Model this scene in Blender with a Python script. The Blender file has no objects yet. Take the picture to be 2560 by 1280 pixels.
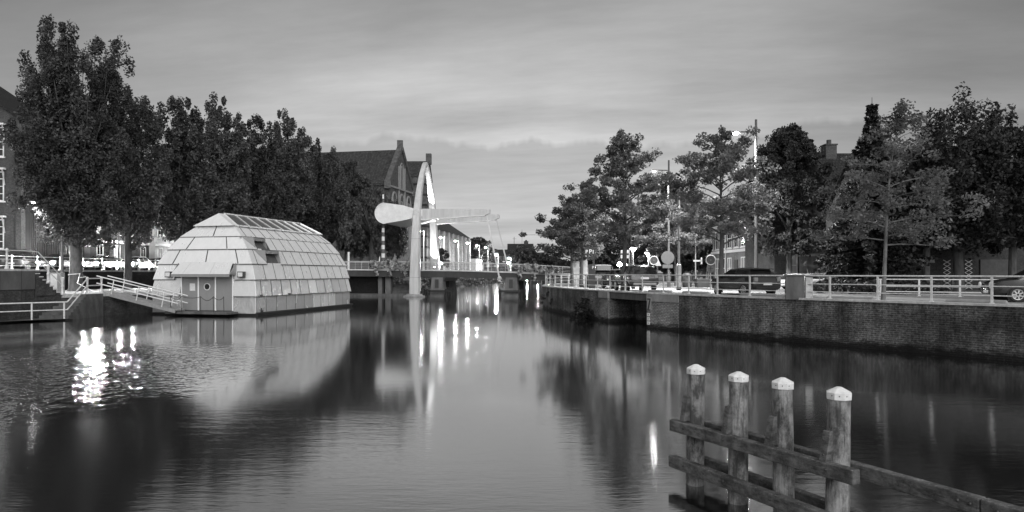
import bpy, math, random
import numpy as np
from mathutils import Vector, geometry

F, EYE, HZ = 1707.0, 3.1, 682.0          # focal length in photo pixels, eye height, horizon row
R = math.radians
C = bpy.context.scene.collection
scene = bpy.context.scene
RNG = np.random.default_rng(7)
random.seed(5)


def wx(px, Y):
    return (px - 1280.0) * Y / F


def wz(py, Y):
    return EYE - (py - HZ) * Y / F


def lerp(a, b, t):
    return a + (b - a) * t


def interp(tab, x):
    if x <= tab[0][0]:
        return tab[0][1]
    for (a, b), (c, d) in zip(tab, tab[1:]):
        if x <= c:
            return b + (d - b) * (x - a) / (c - a)
    return tab[-1][1]


# ---------------------------------------------------------------- materials
def new_mat(name):
    m = bpy.data.materials.new(name)
    m.use_nodes = True
    nt = m.node_tree
    return m, nt, nt.nodes['Principled BSDF'], nt.nodes['Material Output']


def grey(v):
    return (v, v, v, 1)


def ramp(nt, fac, stops):
    r = nt.nodes.new('ShaderNodeValToRGB')
    el = r.color_ramp.elements
    while len(el) < len(stops):
        el.new(0.5)
    for e, (p, v) in zip(el, stops):
        e.position = p
        e.color = grey(v)
    nt.links.new(fac, r.inputs[0])
    return r.outputs[0]


def coords(nt, scale=(1, 1, 1), kind='Object'):
    tc = nt.nodes.new('ShaderNodeTexCoord')
    mp = nt.nodes.new('ShaderNodeMapping')
    mp.inputs['Scale'].default_value = scale
    nt.links.new(tc.outputs[kind], mp.inputs['Vector'])
    return mp.outputs[0]


def noise(nt, vec, scale, detail=4, rough=0.6):
    n = nt.nodes.new('ShaderNodeTexNoise')
    n.inputs['Scale'].default_value = scale
    n.inputs['Detail'].default_value = detail
    n.inputs['Roughness'].default_value = rough
    nt.links.new(vec, n.inputs['Vector'])
    return n.outputs['Fac']


def mul(nt, a, b, mode='MULTIPLY', fac=1.0):
    x = nt.nodes.new('ShaderNodeMix')
    x.data_type = 'RGBA'
    x.blend_type = mode
    x.inputs[0].default_value = fac
    for s, i in ((a, 6), (b, 7)):
        if hasattr(s, 'is_output'):
            nt.links.new(s, x.inputs[i])
        else:
            x.inputs[i].default_value = grey(s)
    return x.outputs[2]


def plain(name, v, rough=0.6, metal=0.0, var=0.25, scale=2.0, stretch=(1, 1, 1), bump=0.0, bscale=20.0, spec=0.4):
    m, nt, p, out = new_mat(name)
    p.inputs['Roughness'].default_value = rough
    p.inputs['Metallic'].default_value = metal
    p.inputs['Specular IOR Level'].default_value = spec
    vec = coords(nt, stretch)
    n = noise(nt, vec, scale, 6, 0.65)
    col = ramp(nt, n, [(0.28, v * (1 - var)), (0.72, v * (1 + var))])
    nt.links.new(col, p.inputs['Base Color'])
    if bump:
        b = nt.nodes.new('ShaderNodeBump')
        b.inputs['Strength'].default_value = bump
        b.inputs['Distance'].default_value = 0.02
        nt.links.new(noise(nt, vec, bscale, 4), b.inputs['Height'])
        nt.links.new(b.outputs[0], p.inputs['Normal'])
    return m


def brick(name, c1, c2, mortar, bw=0.22, bh=0.07, ms=0.012, stain=0.5, rough=0.85, streak=False, var=0.5, tide=False):
    m, nt, p, out = new_mat(name)
    p.inputs['Roughness'].default_value = rough
    p.inputs['Specular IOR Level'].default_value = 0.25
    uv = coords(nt, (1, 1, 1), 'UV')
    b = nt.nodes.new('ShaderNodeTexBrick')
    b.inputs['Color1'].default_value = grey(c1)
    b.inputs['Color2'].default_value = grey(c2)
    b.inputs['Mortar'].default_value = grey(mortar)
    b.inputs['Scale'].default_value = 1.0
    b.inputs['Brick Width'].default_value = bw
    b.inputs['Row Height'].default_value = bh
    b.inputs['Mortar Size'].default_value = ms
    nt.links.new(uv, b.inputs['Vector'])
    n = noise(nt, coords(nt, (1, 0.35 if streak else 1, 1), 'UV'), 1.1, 8, 0.75)
    st = ramp(nt, n, [(0.36, 1 - stain), (0.62, 1.0 + 0.3 * var)])
    col = mul(nt, b.outputs['Color'], st)
    n2 = noise(nt, uv, 9.0, 3, 0.8)
    col = mul(nt, col, ramp(nt, n2, [(0.3, 1 - var), (0.75, 1 + var)]))
    if tide:
        # wet algae line just over the water, salt-pale courses above it, both with a ragged edge
        sp = nt.nodes.new('ShaderNodeSeparateXYZ')
        nt.links.new(uv, sp.inputs[0])
        wob = noise(nt, coords(nt, (0.8, 2.5, 1), 'UV'), 1.6, 6, 0.75)
        ad = nt.nodes.new('ShaderNodeMath')
        ad.operation = 'MULTIPLY_ADD'
        nt.links.new(wob, ad.inputs[0])
        ad.inputs[1].default_value = 0.9
        nt.links.new(sp.outputs[1], ad.inputs[2])
        col = mul(nt, col, ramp(nt, ad.outputs[0], [(0.60, 0.15), (0.70, 0.75), (0.82, 1.7), (1.0, 1.35)]))
        patch = noise(nt, coords(nt, (0.16, 0.5, 1), 'UV'), 1.0, 3, 0.5)
        col = mul(nt, col, ramp(nt, patch, [(0.40, 0.6), (0.58, 1.35)]))
    nt.links.new(col, p.inputs['Base Color'])
    bp = nt.nodes.new('ShaderNodeBump')
    bp.inputs['Strength'].default_value = 0.6
    bp.inputs['Distance'].default_value = 0.02
    nt.links.new(b.outputs['Color'], bp.inputs['Height'])
    nt.links.new(bp.outputs[0], p.inputs['Normal'])
    return m


def glow(name, strength):
    m, nt, p, out = new_mat(name)
    p.inputs['Base Color'].default_value = grey(0.8)
    p.inputs['Emission Color'].default_value = grey(1.0)
    p.inputs['Emission Strength'].default_value = strength
    return m


def leafmat(name, lo, hi, scale=0.5, trans=0.25):
    m, nt, p, out = new_mat(name)
    p.inputs['Roughness'].default_value = 0.55
    p.inputs['Specular IOR Level'].default_value = 0.3
    vec = coords(nt)
    a = noise(nt, vec, scale, 2, 0.5)
    col = ramp(nt, a, [(0.35, lo), (0.68, hi)])
    col = mul(nt, col, ramp(nt, noise(nt, vec, 6.0, 1), [(0.3, 0.6), (0.7, 1.35)]))
    nt.links.new(col, p.inputs['Base Color'])
    t = nt.nodes.new('ShaderNodeBsdfTranslucent')
    nt.links.new(col, t.inputs[0])
    mx = nt.nodes.new('ShaderNodeMixShader')
    mx.inputs[0].default_value = trans
    nt.links.new(p.outputs[0], mx.inputs[1])
    nt.links.new(t.outputs[0], mx.inputs[2])
    nt.links.new(mx.outputs[0], out.inputs['Surface'])
    return m


def metalpanel(name, v, rough, metal, wob=0.15):
    """Aluminium sheet: slightly wavy, faint vertical streaks of weathering."""
    m, nt, p, out = new_mat(name)
    p.inputs['Metallic'].default_value = metal
    vec = coords(nt, (1, 1, 0.35))
    n = noise(nt, vec, 3.0, 5, 0.7)
    nt.links.new(ramp(nt, n, [(0.3, v * 0.93), (0.7, v * 1.04)]), p.inputs['Base Color'])
    nt.links.new(ramp(nt, noise(nt, vec, 1.3, 3), [(0.3, rough * 0.8), (0.7, rough * 1.25)]), p.inputs['Roughness'])
    b = nt.nodes.new('ShaderNodeBump')
    b.inputs['Strength'].default_value = wob
    b.inputs['Distance'].default_value = 0.06
    nt.links.new(noise(nt, coords(nt), 1.6, 2), b.inputs['Height'])
    nt.links.new(b.outputs[0], p.inputs['Normal'])
    return m


M = {
    'white': plain('white_paint', 0.72, 0.5, var=0.14, scale=5, bump=0.15),
    'sign_ring': plain('sign_ring', 0.42, 0.5, var=0.2),
    'rail_white': plain('rail_paint', 0.62, 0.5, var=0.3, scale=9, bump=0.2),
    'bridge_pale': plain('pale_bridge_paint', 0.70, 0.4, var=0.14, scale=1.6),
    'bridge_white': plain('bridge_paint', 0.50, 0.38, var=0.20, scale=2.2, stretch=(1, 1, 0.16)),
    'mid_paint': plain('grey_paint', 0.28, 0.5, var=0.2, scale=4),
    'galv': plain('galvanised_steel', 0.42, 0.42, metal=0.5, var=0.2, scale=6),
    'pole_steel': plain('lamp_pole_steel', 0.08, 0.5, metal=0.3, var=0.25, scale=4),
    'dark_metal': plain('dark_metal', 0.05, 0.5, metal=0.3, var=0.3, scale=5),
    'black': plain('black_rubber', 0.018, 0.75, var=0.3),
    'girder': plain('girder_paint', 0.035, 0.55, var=0.3, scale=1.5, stretch=(1, 1, 0.4)),
    'concrete': plain('concrete', 0.27, 0.85, var=0.35, scale=1.4, stretch=(1, 1, 0.5), bump=0.3),
    'concrete_dark': plain('stained_concrete', 0.10, 0.85, var=0.5, scale=2.0, stretch=(1, 1, 0.4), bump=0.3),
    'pier_stain': plain('stained_pier', 0.13, 0.85, var=0.4, scale=1.6, stretch=(1, 1, 0.4), bump=0.3),
    'coping': plain('stone_coping', 0.48, 0.8, var=0.35, scale=5, bump=0.3),
    'pave': brick('paving', 0.34, 0.28, 0.2, 0.3, 0.2, 0.012, 0.3, var=0.25),
    'asphalt': plain('asphalt', 0.09, 0.8, var=0.3, scale=3, bump=0.3, bscale=60),
    'roadline': plain('road_marking', 0.6, 0.6, var=0.3, scale=8),
    'earth': plain('earth', 0.05, 0.9, var=0.4, scale=0.7, bump=0.4, bscale=5),
    'quay_brick': brick('quay_brick', 0.085, 0.045, 0.12, 0.25, 0.085, 0.016, 0.8, streak=True, var=0.75, tide=True),
    'pier_brick': brick('pier_brick', 0.22, 0.17, 0.08, 0.23, 0.085, 0.016, 0.5, var=0.4, tide=True),
    'left_brick': brick('left_quay_brick', 0.085, 0.06, 0.06, 0.23, 0.085, 0.014, 0.5, var=0.5),
    'panel': plain('slate_panel', 0.10, 0.6, var=0.35, scale=1.3, stretch=(1, 1, 0.6)),
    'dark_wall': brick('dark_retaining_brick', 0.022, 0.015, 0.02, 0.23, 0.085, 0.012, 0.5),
    'house_brick': brick('house_brick', 0.085, 0.06, 0.08, 0.24, 0.08, 0.014, 0.3),
    'house_brick_dark': brick('dark_house_brick', 0.055, 0.04, 0.06, 0.24, 0.08, 0.014, 0.3),
    'house_brick_pale': brick('pale_house_brick', 0.22, 0.17, 0.2, 0.24, 0.08, 0.014, 0.3),
    'stucco': plain('pale_stucco', 0.42, 0.8, var=0.15, scale=2),
    'church_brick': brick('church_brick', 0.12, 0.085, 0.10, 0.5, 0.16, 0.02, 0.4),
    'corrugated': plain('corrugated_cladding', 0.035, 0.6, var=0.3, scale=1),
    'roof_tile': brick('roof_tile', 0.085, 0.05, 0.02, 0.32, 0.42, 0.05, 0.55, var=0.5),
    'roof_dark': brick('dark_roof_tile', 0.04, 0.028, 0.012, 0.3, 0.34, 0.04, 0.4),
    'stone_trim': plain('stone_trim', 0.24, 0.8, var=0.25, scale=3),
    'glass': plain('window_glass', 0.02, 0.08, var=0.2, spec=0.6),
    'car_glass': plain('car_glass', 0.015, 0.06, var=0.2, spec=0.7),
    'curtain': plain('curtain_glass', 0.35, 0.25, var=0.4, scale=6, stretch=(1, 1, 0.05)),
    'car_dark': plain('dark_car_paint', 0.035, 0.16, metal=0.3, var=0.1, spec=0.7),
    'car_grey': plain('grey_car_paint', 0.10, 0.25, metal=0.4, var=0.1, spec=0.7),
    'car_white': plain('white_car_paint', 0.6, 0.25, var=0.05, spec=0.6),
    'tail': plain('tail_lamp', 0.22, 0.2, var=0.2, spec=0.7),
    'bark': plain('bark', 0.075, 0.9, var=0.5, scale=6, stretch=(1, 1, 0.3), bump=0.6, bscale=14),
    'bark_pale': plain('pale_bark', 0.16, 0.85, var=0.6, scale=5, stretch=(1, 1, 0.5), bump=0.5, bscale=14),
    'hullmat': plain('hull_tar', 0.012, 0.45, var=0.4, scale=3),
    'alu': metalpanel('aluminium_cladding', 0.86, 0.32, 0.35, 0.04),
    'alu_b': metalpanel('dull_aluminium_cladding', 0.80, 0.38, 0.3, 0.04),
    'alu_c': metalpanel('bright_aluminium_cladding', 0.88, 0.26, 0.4, 0.05),
    'alu_side': metalpanel('aluminium_door', 0.30, 0.45, 0.25, 0.05),
    'alu_polished': metalpanel('polished_aluminium', 0.78, 0.24, 0.6, 0.5),
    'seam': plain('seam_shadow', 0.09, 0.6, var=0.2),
    'elm': leafmat('elm_leaves', 0.04, 0.11, 0.55),
    'elm_light': leafmat('light_elm_leaves', 0.07, 0.14, 0.55, 0.3),
    'elm_far': leafmat('distant_leaves', 0.024, 0.05, 0.3),
    'oak': leafmat('oak_leaves', 0.07, 0.15, 0.7, 0.35),
    'lime': leafmat('lime_leaves', 0.022, 0.07, 0.6),
    'oak_lit': leafmat('lamplit_oak_leaves', 0.12, 0.24, 0.8, 0.48),  # brighter copy of the oak leaves, lamplight put into the colour
    'sign_back': plain('sign_back', 0.08, 0.5, var=0.15),
    'fir': leafmat('fir_needles', 0.012, 0.03, 1.0, 0.1),
    'shrub': leafmat('shrub_leaves', 0.02, 0.05, 1.2),
    'flower': leafmat('flower_petals', 0.08, 0.85, 2.2),
    'grassmat': leafmat('bank_grass', 0.03, 0.11, 0.8, 0.15),
    'stripe_dark': plain('dark_stripe', 0.10, 0.5, var=0.1),
    'sign_dark': plain('dark_sign', 0.035, 0.45, var=0.1),
    'lamp': glow('lamp_glow', 150.0),
    'lamp_far': glow('far_lamp_glow', 1800.0),
    'headlamp': glow('headlamp_glow', 3000.0),
    'lamp_dim': glow('dim_lamp_glow', 25.0),
    'flood': glow('flood_glow', 60.0),
    'boatlamp': plain('floodlight_glass', 0.7, 0.2, var=0.3, scale=20),
}


def wood(name, v, moss):
    m, nt, p, out = new_mat(name)
    p.inputs['Roughness'].default_value = 0.8
    p.inputs['Specular IOR Level'].default_value = 0.3
    vec = coords(nt, (1, 1, 0.09))
    n = noise(nt, vec, 22, 6, 0.75)
    col = ramp(nt, n, [(0.33, v * 0.28), (0.47, v), (0.7, v * 1.45)])
    spots = noise(nt, coords(nt, (1, 1, 0.6)), 3.2, 6, 0.75)
    col = mul(nt, col, ramp(nt, spots, [(0.42, 1 - moss), (0.60, 1.1)]))
    specks = noise(nt, coords(nt), 40, 2, 0.7)
    col = mul(nt, col, ramp(nt, specks, [(0.64, 0.0), (0.72, 0.10)]), 'ADD')
    nt.links.new(col, p.inputs['Base Color'])
    b = nt.nodes.new('ShaderNodeBump')
    b.inputs['Strength'].default_value = 0.8
    b.inputs['Distance'].default_value = 0.012
    nt.links.new(n, b.inputs['Height'])
    nt.links.new(b.outputs[0], p.inputs['Normal'])
    return m


M['post_wood'] = wood('weathered_post_wood', 0.27, 0.76)
M['cap_white'] = plain('white_post_cap', 0.74, 0.45, var=0.16, scale=16)


def beamwood(name, v, axis):
    m, nt, p, out = new_mat(name)
    p.inputs['Roughness'].default_value = 0.8
    vec = coords(nt, (0.25, 0.25, 1.0))
    n = noise(nt, vec, 16, 6, 0.75)
    col = ramp(nt, n, [(0.35, v * 0.3), (0.5, v), (0.72, v * 1.5)])
    spots = noise(nt, coords(nt), 2.6, 7, 0.8)
    col = mul(nt, col, ramp(nt, spots, [(0.40, 0.3), (0.62, 1.15)]))
    speck = noise(nt, coords(nt, (1, 1, 1)), 26, 4, 0.8)
    geo = nt.nodes.new('ShaderNodeNewGeometry')
    sep = nt.nodes.new('ShaderNodeSeparateXYZ')
    nt.links.new(geo.outputs['True Normal'], sep.inputs[0])
    lich = mul(nt, ramp(nt, speck, [(0.57, 0.0), (0.66, 0.22)]), ramp(nt, sep.outputs[2], [(0.3, 0.12), (0.9, 1.0)]))
    col = mul(nt, col, lich, 'ADD')
    nt.links.new(col, p.inputs['Base Color'])
    b = nt.nodes.new('ShaderNodeBump')
    b.inputs['Strength'].default_value = 0.8
    b.inputs['Distance'].default_value = 0.012
    nt.links.new(n, b.inputs['Height'])
    nt.links.new(b.outputs[0], p.inputs['Normal'])
    return m


M['beam_wood'] = beamwood('mossy_beam_wood', 0.125, 0)


# ---------------------------------------------------------------- mesh building
OFF = {}


def thing(name, label, cat, loc=(0, 0, 0), rotz=0.0, group=None):
    o = bpy.data.objects.new(name, None)
    o.empty_display_size = 0.2
    C.objects.link(o)
    o.location = loc
    o.rotation_euler = (0, 0, rotz)
    o['label'] = label
    o['category'] = cat
    if group:
        o['group'] = group
    OFF[o.name] = Vector(loc)
    return o


def tag(o, label, cat, group=None):
    o['label'] = label
    o['category'] = cat
    if group:
        o['group'] = group
    return o


class B:
    def __init__(self):
        self.v, self.f, self.uv, self.mi = [], [], {}, {}

    def vert(self, p):
        self.v.append(tuple(p))
        return len(self.v) - 1

    def face(self, pts, uv=None, mi=0):
        idx = tuple(self.vert(p) for p in pts)
        if uv:
            self.uv[len(self.f)] = uv
        if mi:
            self.mi[len(self.f)] = mi
        self.f.append(idx)

    def hexa(self, p):
        """8 corners: bottom ring 0-3 (counter clockwise from above), top ring 4-7"""
        i = [self.vert(q) for q in p]
        for q in ((3, 2, 1, 0), (4, 5, 6, 7), (0, 1, 5, 4), (1, 2, 6, 5), (2, 3, 7, 6), (3, 0, 4, 7)):
            self.f.append(tuple(i[k] for k in q))

    def box(self, c, s, rz=0.0, taper=1.0):
        ca, sa = math.cos(rz), math.sin(rz)
        out = []
        for z, k in ((-0.5, 1.0), (0.5, taper)):
            for x, y in ((-0.5, -0.5), (0.5, -0.5), (0.5, 0.5), (-0.5, 0.5)):
                a, b = x * s[0] * k, y * s[1] * k
                out.append((c[0] + a * ca - b * sa, c[1] + a * sa + b * ca, c[2] + z * s[2]))
        self.hexa(out)

    def span(self, x0, x1, y0, y1, z0, z1):
        self.box(((x0 + x1) / 2, (y0 + y1) / 2, (z0 + z1) / 2), (x1 - x0, y1 - y0, z1 - z0))

    def bar(self, p0, p1, w, h, w1=None, h1=None):
        """box beam from p0 to p1, w across (horizontal), h up"""
        p0, p1 = Vector(p0), Vector(p1)
        d = (p1 - p0).normalized()
        up = Vector((0, 0, 1)) if abs(d.z) < 0.95 else Vector((0, 1, 0))
        s = d.cross(up).normalized()
        u = s.cross(d).normalized()
        w1, h1 = w1 or w, h1 or h
        a = [p0 + s * (x * w / 2) + u * (y * h / 2) for x, y in ((-1, -1), (1, -1), (1, 1), (-1, 1))]
        b = [p1 + s * (x * w1 / 2) + u * (y * h1 / 2) for x, y in ((-1, -1), (1, -1), (1, 1), (-1, 1))]
        i = [self.vert(q) for q in a + b]
        for q in ((0, 1, 2, 3), (7, 6, 5, 4), (1, 0, 4, 5), (2, 1, 5, 6), (3, 2, 6, 7), (0, 3, 7, 4)):
            self.f.append(tuple(i[k] for k in q))

    def tube(self, pts, r, n=6, cap=True):
        pts = [Vector(p) for p in pts]
        rs = r if isinstance(r, (list, tuple)) else [r] * len(pts)
        rings, prev = [], None
        for k, p in enumerate(pts):
            d = (pts[min(k + 1, len(pts) - 1)] - pts[max(k - 1, 0)])
            d = d.normalized() if d.length > 1e-9 else Vector((0, 0, 1))
            if prev is None:
                a = d.cross(Vector((0, 0, 1)) if abs(d.z) < 0.9 else Vector((1, 0, 0))).normalized()
            else:
                a = (prev - d * prev.dot(d))
                a = a.normalized() if a.length > 1e-6 else d.orthogonal().normalized()
            prev = a
            b = d.cross(a)
            rings.append([self.vert(p + (a * math.cos(2 * math.pi * j / n) + b * math.sin(2 * math.pi * j / n)) * rs[k]) for j in range(n)])
        for q0, q1 in zip(rings, rings[1:]):
            for j in range(n):
                self.f.append((q0[j], q0[(j + 1) % n], q1[(j + 1) % n], q1[j]))
        if cap:
            self.f.append(tuple(reversed(rings[0])))
            self.f.append(tuple(rings[-1]))

    def lathe(self, c, prof, n=12, axis='z'):
        """prof: list of (radius, height) from bottom to top"""
        rings = []
        for r, h in prof:
            ring = []
            for j in range(n):
                a = 2 * math.pi * j / n
                x, y = r * math.cos(a), r * math.sin(a)
                q = (x, y, h) if axis == 'z' else ((h, x, y) if axis == 'x' else (y, h, x))
                ring.append(self.vert((c[0] + q[0], c[1] + q[1], c[2] + q[2])))
            rings.append(ring)
        for q0, q1 in zip(rings, rings[1:]):
            for j in range(n):
                self.f.append((q0[j], q0[(j + 1) % n], q1[(j + 1) % n], q1[j]))
        self.f.append(tuple(reversed(rings[0])))
        self.f.append(tuple(rings[-1]))

    def prism(self, poly, ext):
        """closed polygon (3D points) pushed along the vector ext"""
        n = len(poly)
        a = [self.vert(p) for p in poly]
        e = Vector(ext)
        b = [self.vert(Vector(p) + e) for p in poly]
        self.f.append(tuple(a))
        self.f.append(tuple(reversed(b)))
        for k in range(n):
            self.f.append((a[(k + 1) % n], a[k], b[k], b[(k + 1) % n]))

    def loft(self, rings, cap=True):
        idx = [[self.vert(p) for p in r] for r in rings]
        n = len(idx[0])
        for q0, q1 in zip(idx, idx[1:]):
            for j in range(n):
                self.f.append((q0[j], q0[(j + 1) % n], q1[(j + 1) % n], q1[j]))
        if cap:
            self.f.append(tuple(reversed(idx[0])))
            self.f.append(tuple(idx[-1]))

    def ball(self, c, r, n=10, m=6, sz=1.0):
        prof = [(max(r * math.sin(math.pi * k / m), 0.001), -r * sz * math.cos(math.pi * k / m)) for k in range(m + 1)]
        self.lathe(c, prof, n)

    def wall(self, path, z0, z1, u0=0.0):
        """upright strip along path (x, y) with running-length texture coordinates"""
        u = u0
        for (x0, y0), (x1, y1) in zip(path, path[1:]):
            L = math.hypot(x1 - x0, y1 - y0)
            self.face([(x0, y0, z0), (x1, y1, z0), (x1, y1, z1), (x0, y0, z1)], [(u, z0), (u + L, z0), (u + L, z1), (u, z1)])
            u += L
        return u

    def sheet(self, poly, z):
        tris = geometry.tessellate_polygon([[Vector((x, y, 0)) for x, y in poly]])
        base = len(self.v)
        for x, y in poly:
            self.v.append((x, y, z))
        for t in tris:
            a, b, c = [Vector(self.v[base + k]) for k in t]
            if (b - a).cross(c - a).z < 0:
                t = (t[0], t[2], t[1])
            self.f.append(tuple(base + k for k in t))

    def build(self, name, mat, parent=None, world=True, smooth=False, bevel=0.0):
        off = OFF[parent.name] if (parent is not None and world) else Vector((0, 0, 0))
        me = bpy.data.meshes.new(name)
        vs = [(x - off.x, y - off.y, z - off.z) for x, y, z in self.v] if off.length else self.v
        me.from_pydata(vs, [], self.f)
        mats = mat if isinstance(mat, (list, tuple)) else [mat]
        for q in mats:
            me.materials.append(M[q] if isinstance(q, str) else q)
        lay = me.uv_layers.new(name='UVMap')
        data = np.zeros(len(me.loops) * 2, dtype=np.float32)
        V = self.v
        li = 0
        for k, f in enumerate(self.f):
            if k in self.uv:
                for a in self.uv[k]:
                    data[2 * li], data[2 * li + 1] = a
                    li += 1
                continue
            p0, p1, p2 = V[f[0]], V[f[1]], V[f[2]]
            ax, ay, az = p1[0] - p0[0], p1[1] - p0[1], p1[2] - p0[2]
            bx, by, bz = p2[0] - p0[0], p2[1] - p0[1], p2[2] - p0[2]
            nx, ny, nz = ay * bz - az * by, az * bx - ax * bz, ax * by - ay * bx
            h = math.hypot(nx, ny)
            if h < 1e-3 * (abs(nz) + 1e-12):
                for j in f:
                    data[2 * li], data[2 * li + 1] = V[j][0], V[j][1]
                    li += 1
            else:
                tx, ty = -ny / h, nx / h
                sl = h / math.sqrt(h * h + nz * nz)
                for j in f:
                    data[2 * li], data[2 * li + 1] = V[j][0] * tx + V[j][1] * ty, V[j][2] / max(sl, 0.2)
                    li += 1
        lay.data.foreach_set('uv', data)
        if self.mi:
            for k, q in self.mi.items():
                me.polygons[k].material_index = q
        if smooth:
            me.shade_smooth()
        me.validate()
        o = bpy.data.objects.new(name, me)
        C.objects.link(o)
        if parent is not None:
            o.parent = parent
            OFF[o.name] = OFF.get(parent.name, Vector((0, 0, 0)))
        else:
            OFF[o.name] = Vector((0, 0, 0))
        if smooth:
            md = o.modifiers.new('edges', 'EDGE_SPLIT')
            md.split_angle = R(40)
        if bevel:
            md = o.modifiers.new('bevel', 'BEVEL')
            md.width = bevel
            md.segments = 2
            md.limit_method = 'ANGLE'
        return o


def struct(o):
    o['kind'] = 'structure'
    return o


def dup(root, loc, rotz=0.0, label=None, group=None):
    r = root.copy()
    C.objects.link(r)
    r.location = loc
    r.rotation_euler = (0, 0, rotz)
    if label:
        r['label'] = label
    if group:
        r['group'] = group
    for ch in list(root.children):
        c = ch.copy()
        C.objects.link(c)
        c.parent = r
        for g in list(ch.children):
            d = g.copy()
            C.objects.link(d)
            d.parent = c
    return r


def light(name, loc, power, radius=0.15, parent=None, kind='POINT', rot=None, spot=None):
    l = bpy.data.lights.new(name, kind)
    l.energy = power
    l.shadow_soft_size = radius
    o = bpy.data.objects.new(name, l)
    C.objects.link(o)
    o.location = loc
    if rot:
        o.rotation_euler = rot
    if spot:
        l.spot_size = spot
        l.spot_blend = 0.7
    if parent:
        o.parent = parent
        o.location = Vector(loc)
    return o


# ---------------------------------------------------------------- world, camera
def build_world():
    w = bpy.data.worlds.new('World')
    scene.world = w
    w.use_nodes = True
    nt = w.node_tree
    bg = nt.nodes['Background']
    sky = nt.nodes.new('ShaderNodeTexSky')
    sky.sky_type = 'NISHITA'
    sky.sun_disc = False
    sky.sun_elevation = R(SUN_EL)
    sky.sun_rotation = R(SUN_AZ)
    bw = nt.nodes.new('ShaderNodeRGBToBW')
    nt.links.new(sky.outputs[0], bw.inputs[0])
    # overcast layer: cloud sheets lie on a level plane high above, so they bunch up towards the horizon
    geo = nt.nodes.new('ShaderNodeTexCoord')
    sep = nt.nodes.new('ShaderNodeSeparateXYZ')
    nt.links.new(geo.outputs['Generated'], sep.inputs[0])

    def math_(op, a, b=None):
        n = nt.nodes.new('ShaderNodeMath')
        n.operation = op
        for i, s in enumerate((a, b)):
            if s is None:
                continue
            if hasattr(s, 'is_output'):
                nt.links.new(s, n.inputs[i])
            else:
                n.inputs[i].default_value = s
        return n.outputs[0]
    up = math_('MAXIMUM', sep.outputs[2], 0.0)
    den = math_('ADD', up, 0.10)
    cx = math_('DIVIDE', sep.outputs[0], den)
    cy = math_('DIVIDE', sep.outputs[1], den)
    comb = nt.nodes.new('ShaderNodeCombineXYZ')
    nt.links.new(math_('MULTIPLY', cx, 0.30), comb.inputs[0])
    nt.links.new(math_('ADD', math_('MULTIPLY', cy, 0.75), math_('MULTIPLY', cx, 0.12)), comb.inputs[1])
    n1 = noise(nt, comb.outputs[0], 0.95, 8, 0.58)
    n2 = noise(nt, comb.outputs[0], 3.6, 7, 0.66)
    c1 = ramp(nt, n1, [(0.36, 0.58), (0.50, 0.98), (0.64, 1.32)])
    c2 = ramp(nt, n2, [(0.32, 0.86), (0.68, 1.13)])
    cloud = mul(nt, c1, c2)
    grad = ramp(nt, up, [(0.0, SKY_H * 0.84), (0.10, SKY_H * 0.92), (0.19, SKY_H * 0.90), (0.28, SKY_H * 0.70), (0.38, SKY_H * 0.46), (1.0, SKY_H * 0.7)])
    # twilight glow straight ahead, fading to both sides
    cd = nt.nodes.new('ShaderNodeCombineXYZ')
    nt.links.new(sep.outputs[0], cd.inputs[0])
    nt.links.new(sep.outputs[1], cd.inputs[1])
    nrm = nt.nodes.new('ShaderNodeVectorMath')
    nrm.operation = 'NORMALIZE'
    nt.links.new(cd.outputs[0], nrm.inputs[0])
    s2 = nt.nodes.new('ShaderNodeSeparateXYZ')
    nt.links.new(nrm.outputs[0], s2.inputs[0])
    side = ramp(nt, math_('MULTIPLY', math_('ADD', s2.outputs[1], 1.0), 0.5), [(0.0, SKY_BACK), (0.35, SKY_BACK * 0.75), (0.62, 0.6), (0.88, 0.34), (0.92, 0.48), (0.965, 0.82), (1.0, 1.0)])
    # a darker bank of cloud low down, its upper edge uneven
    edge = noise(nt, nrm.outputs[0], 5.0, 5, 0.55)
    lim = math_('ADD', math_('MULTIPLY', edge, 0.16), 0.105)
    bank = ramp(nt, math_('ADD', math_('MULTIPLY', math_('SUBTRACT', lim, up), 26.0), 0.5), [(0.34, 1.10), (0.58, 0.70)])
    col = mul(nt, mul(nt, mul(nt, grad, side), cloud), bank)
    add = math_('ADD', math_('MULTIPLY', bw.outputs[0], 0.3), col)
    nt.links.new(add, bg.inputs['Color'])
    bg.inputs['Strength'].default_value = SKY_STRENGTH


SUN_EL, SUN_AZ = 28.0, 165.0
SKY_STRENGTH = 0.12
SKY_H, SKY_BACK = 2.85, 2.0
build_world()

cam = bpy.data.cameras.new('camera')
cam.sensor_width = 36.0
cam.lens = F / 2560.0 * 36.0
cam.shift_y = (HZ - 640.0) / 2560.0
cam.clip_end = 6000
cam.clip_start = 0.1
co = bpy.data.objects.new('camera', cam)
co.location = (0, 0, EYE)
co.rotation_euler = (R(90), 0, 0)
C.objects.link(co)
scene.camera = co
sl = bpy.data.lights.new('sun', 'SUN')
sl.energy = 1.5
sl.angle = R(50)
so = bpy.data.objects.new('sun', sl)
so.rotation_euler = (R(90 - SUN_EL), 0, R(180 - SUN_AZ))
C.objects.link(so)
scene.view_settings.view_transform = 'Standard'
scene.view_settings.look = 'None'
scene.view_settings.exposure = 0.3
scene.view_settings.gamma = 1.0
scene.cycles.use_denoising = True
scene.cycles.max_bounces = 6
scene.cycles.diffuse_bounces = 2
scene.cycles.glossy_bounces = 4
scene.cycles.transmission_bounces = 3
scene.cycles.sample_clamp_indirect = 3.0
scene.cycles.caustics_reflective = False
scene.cycles.caustics_refractive = False


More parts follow.
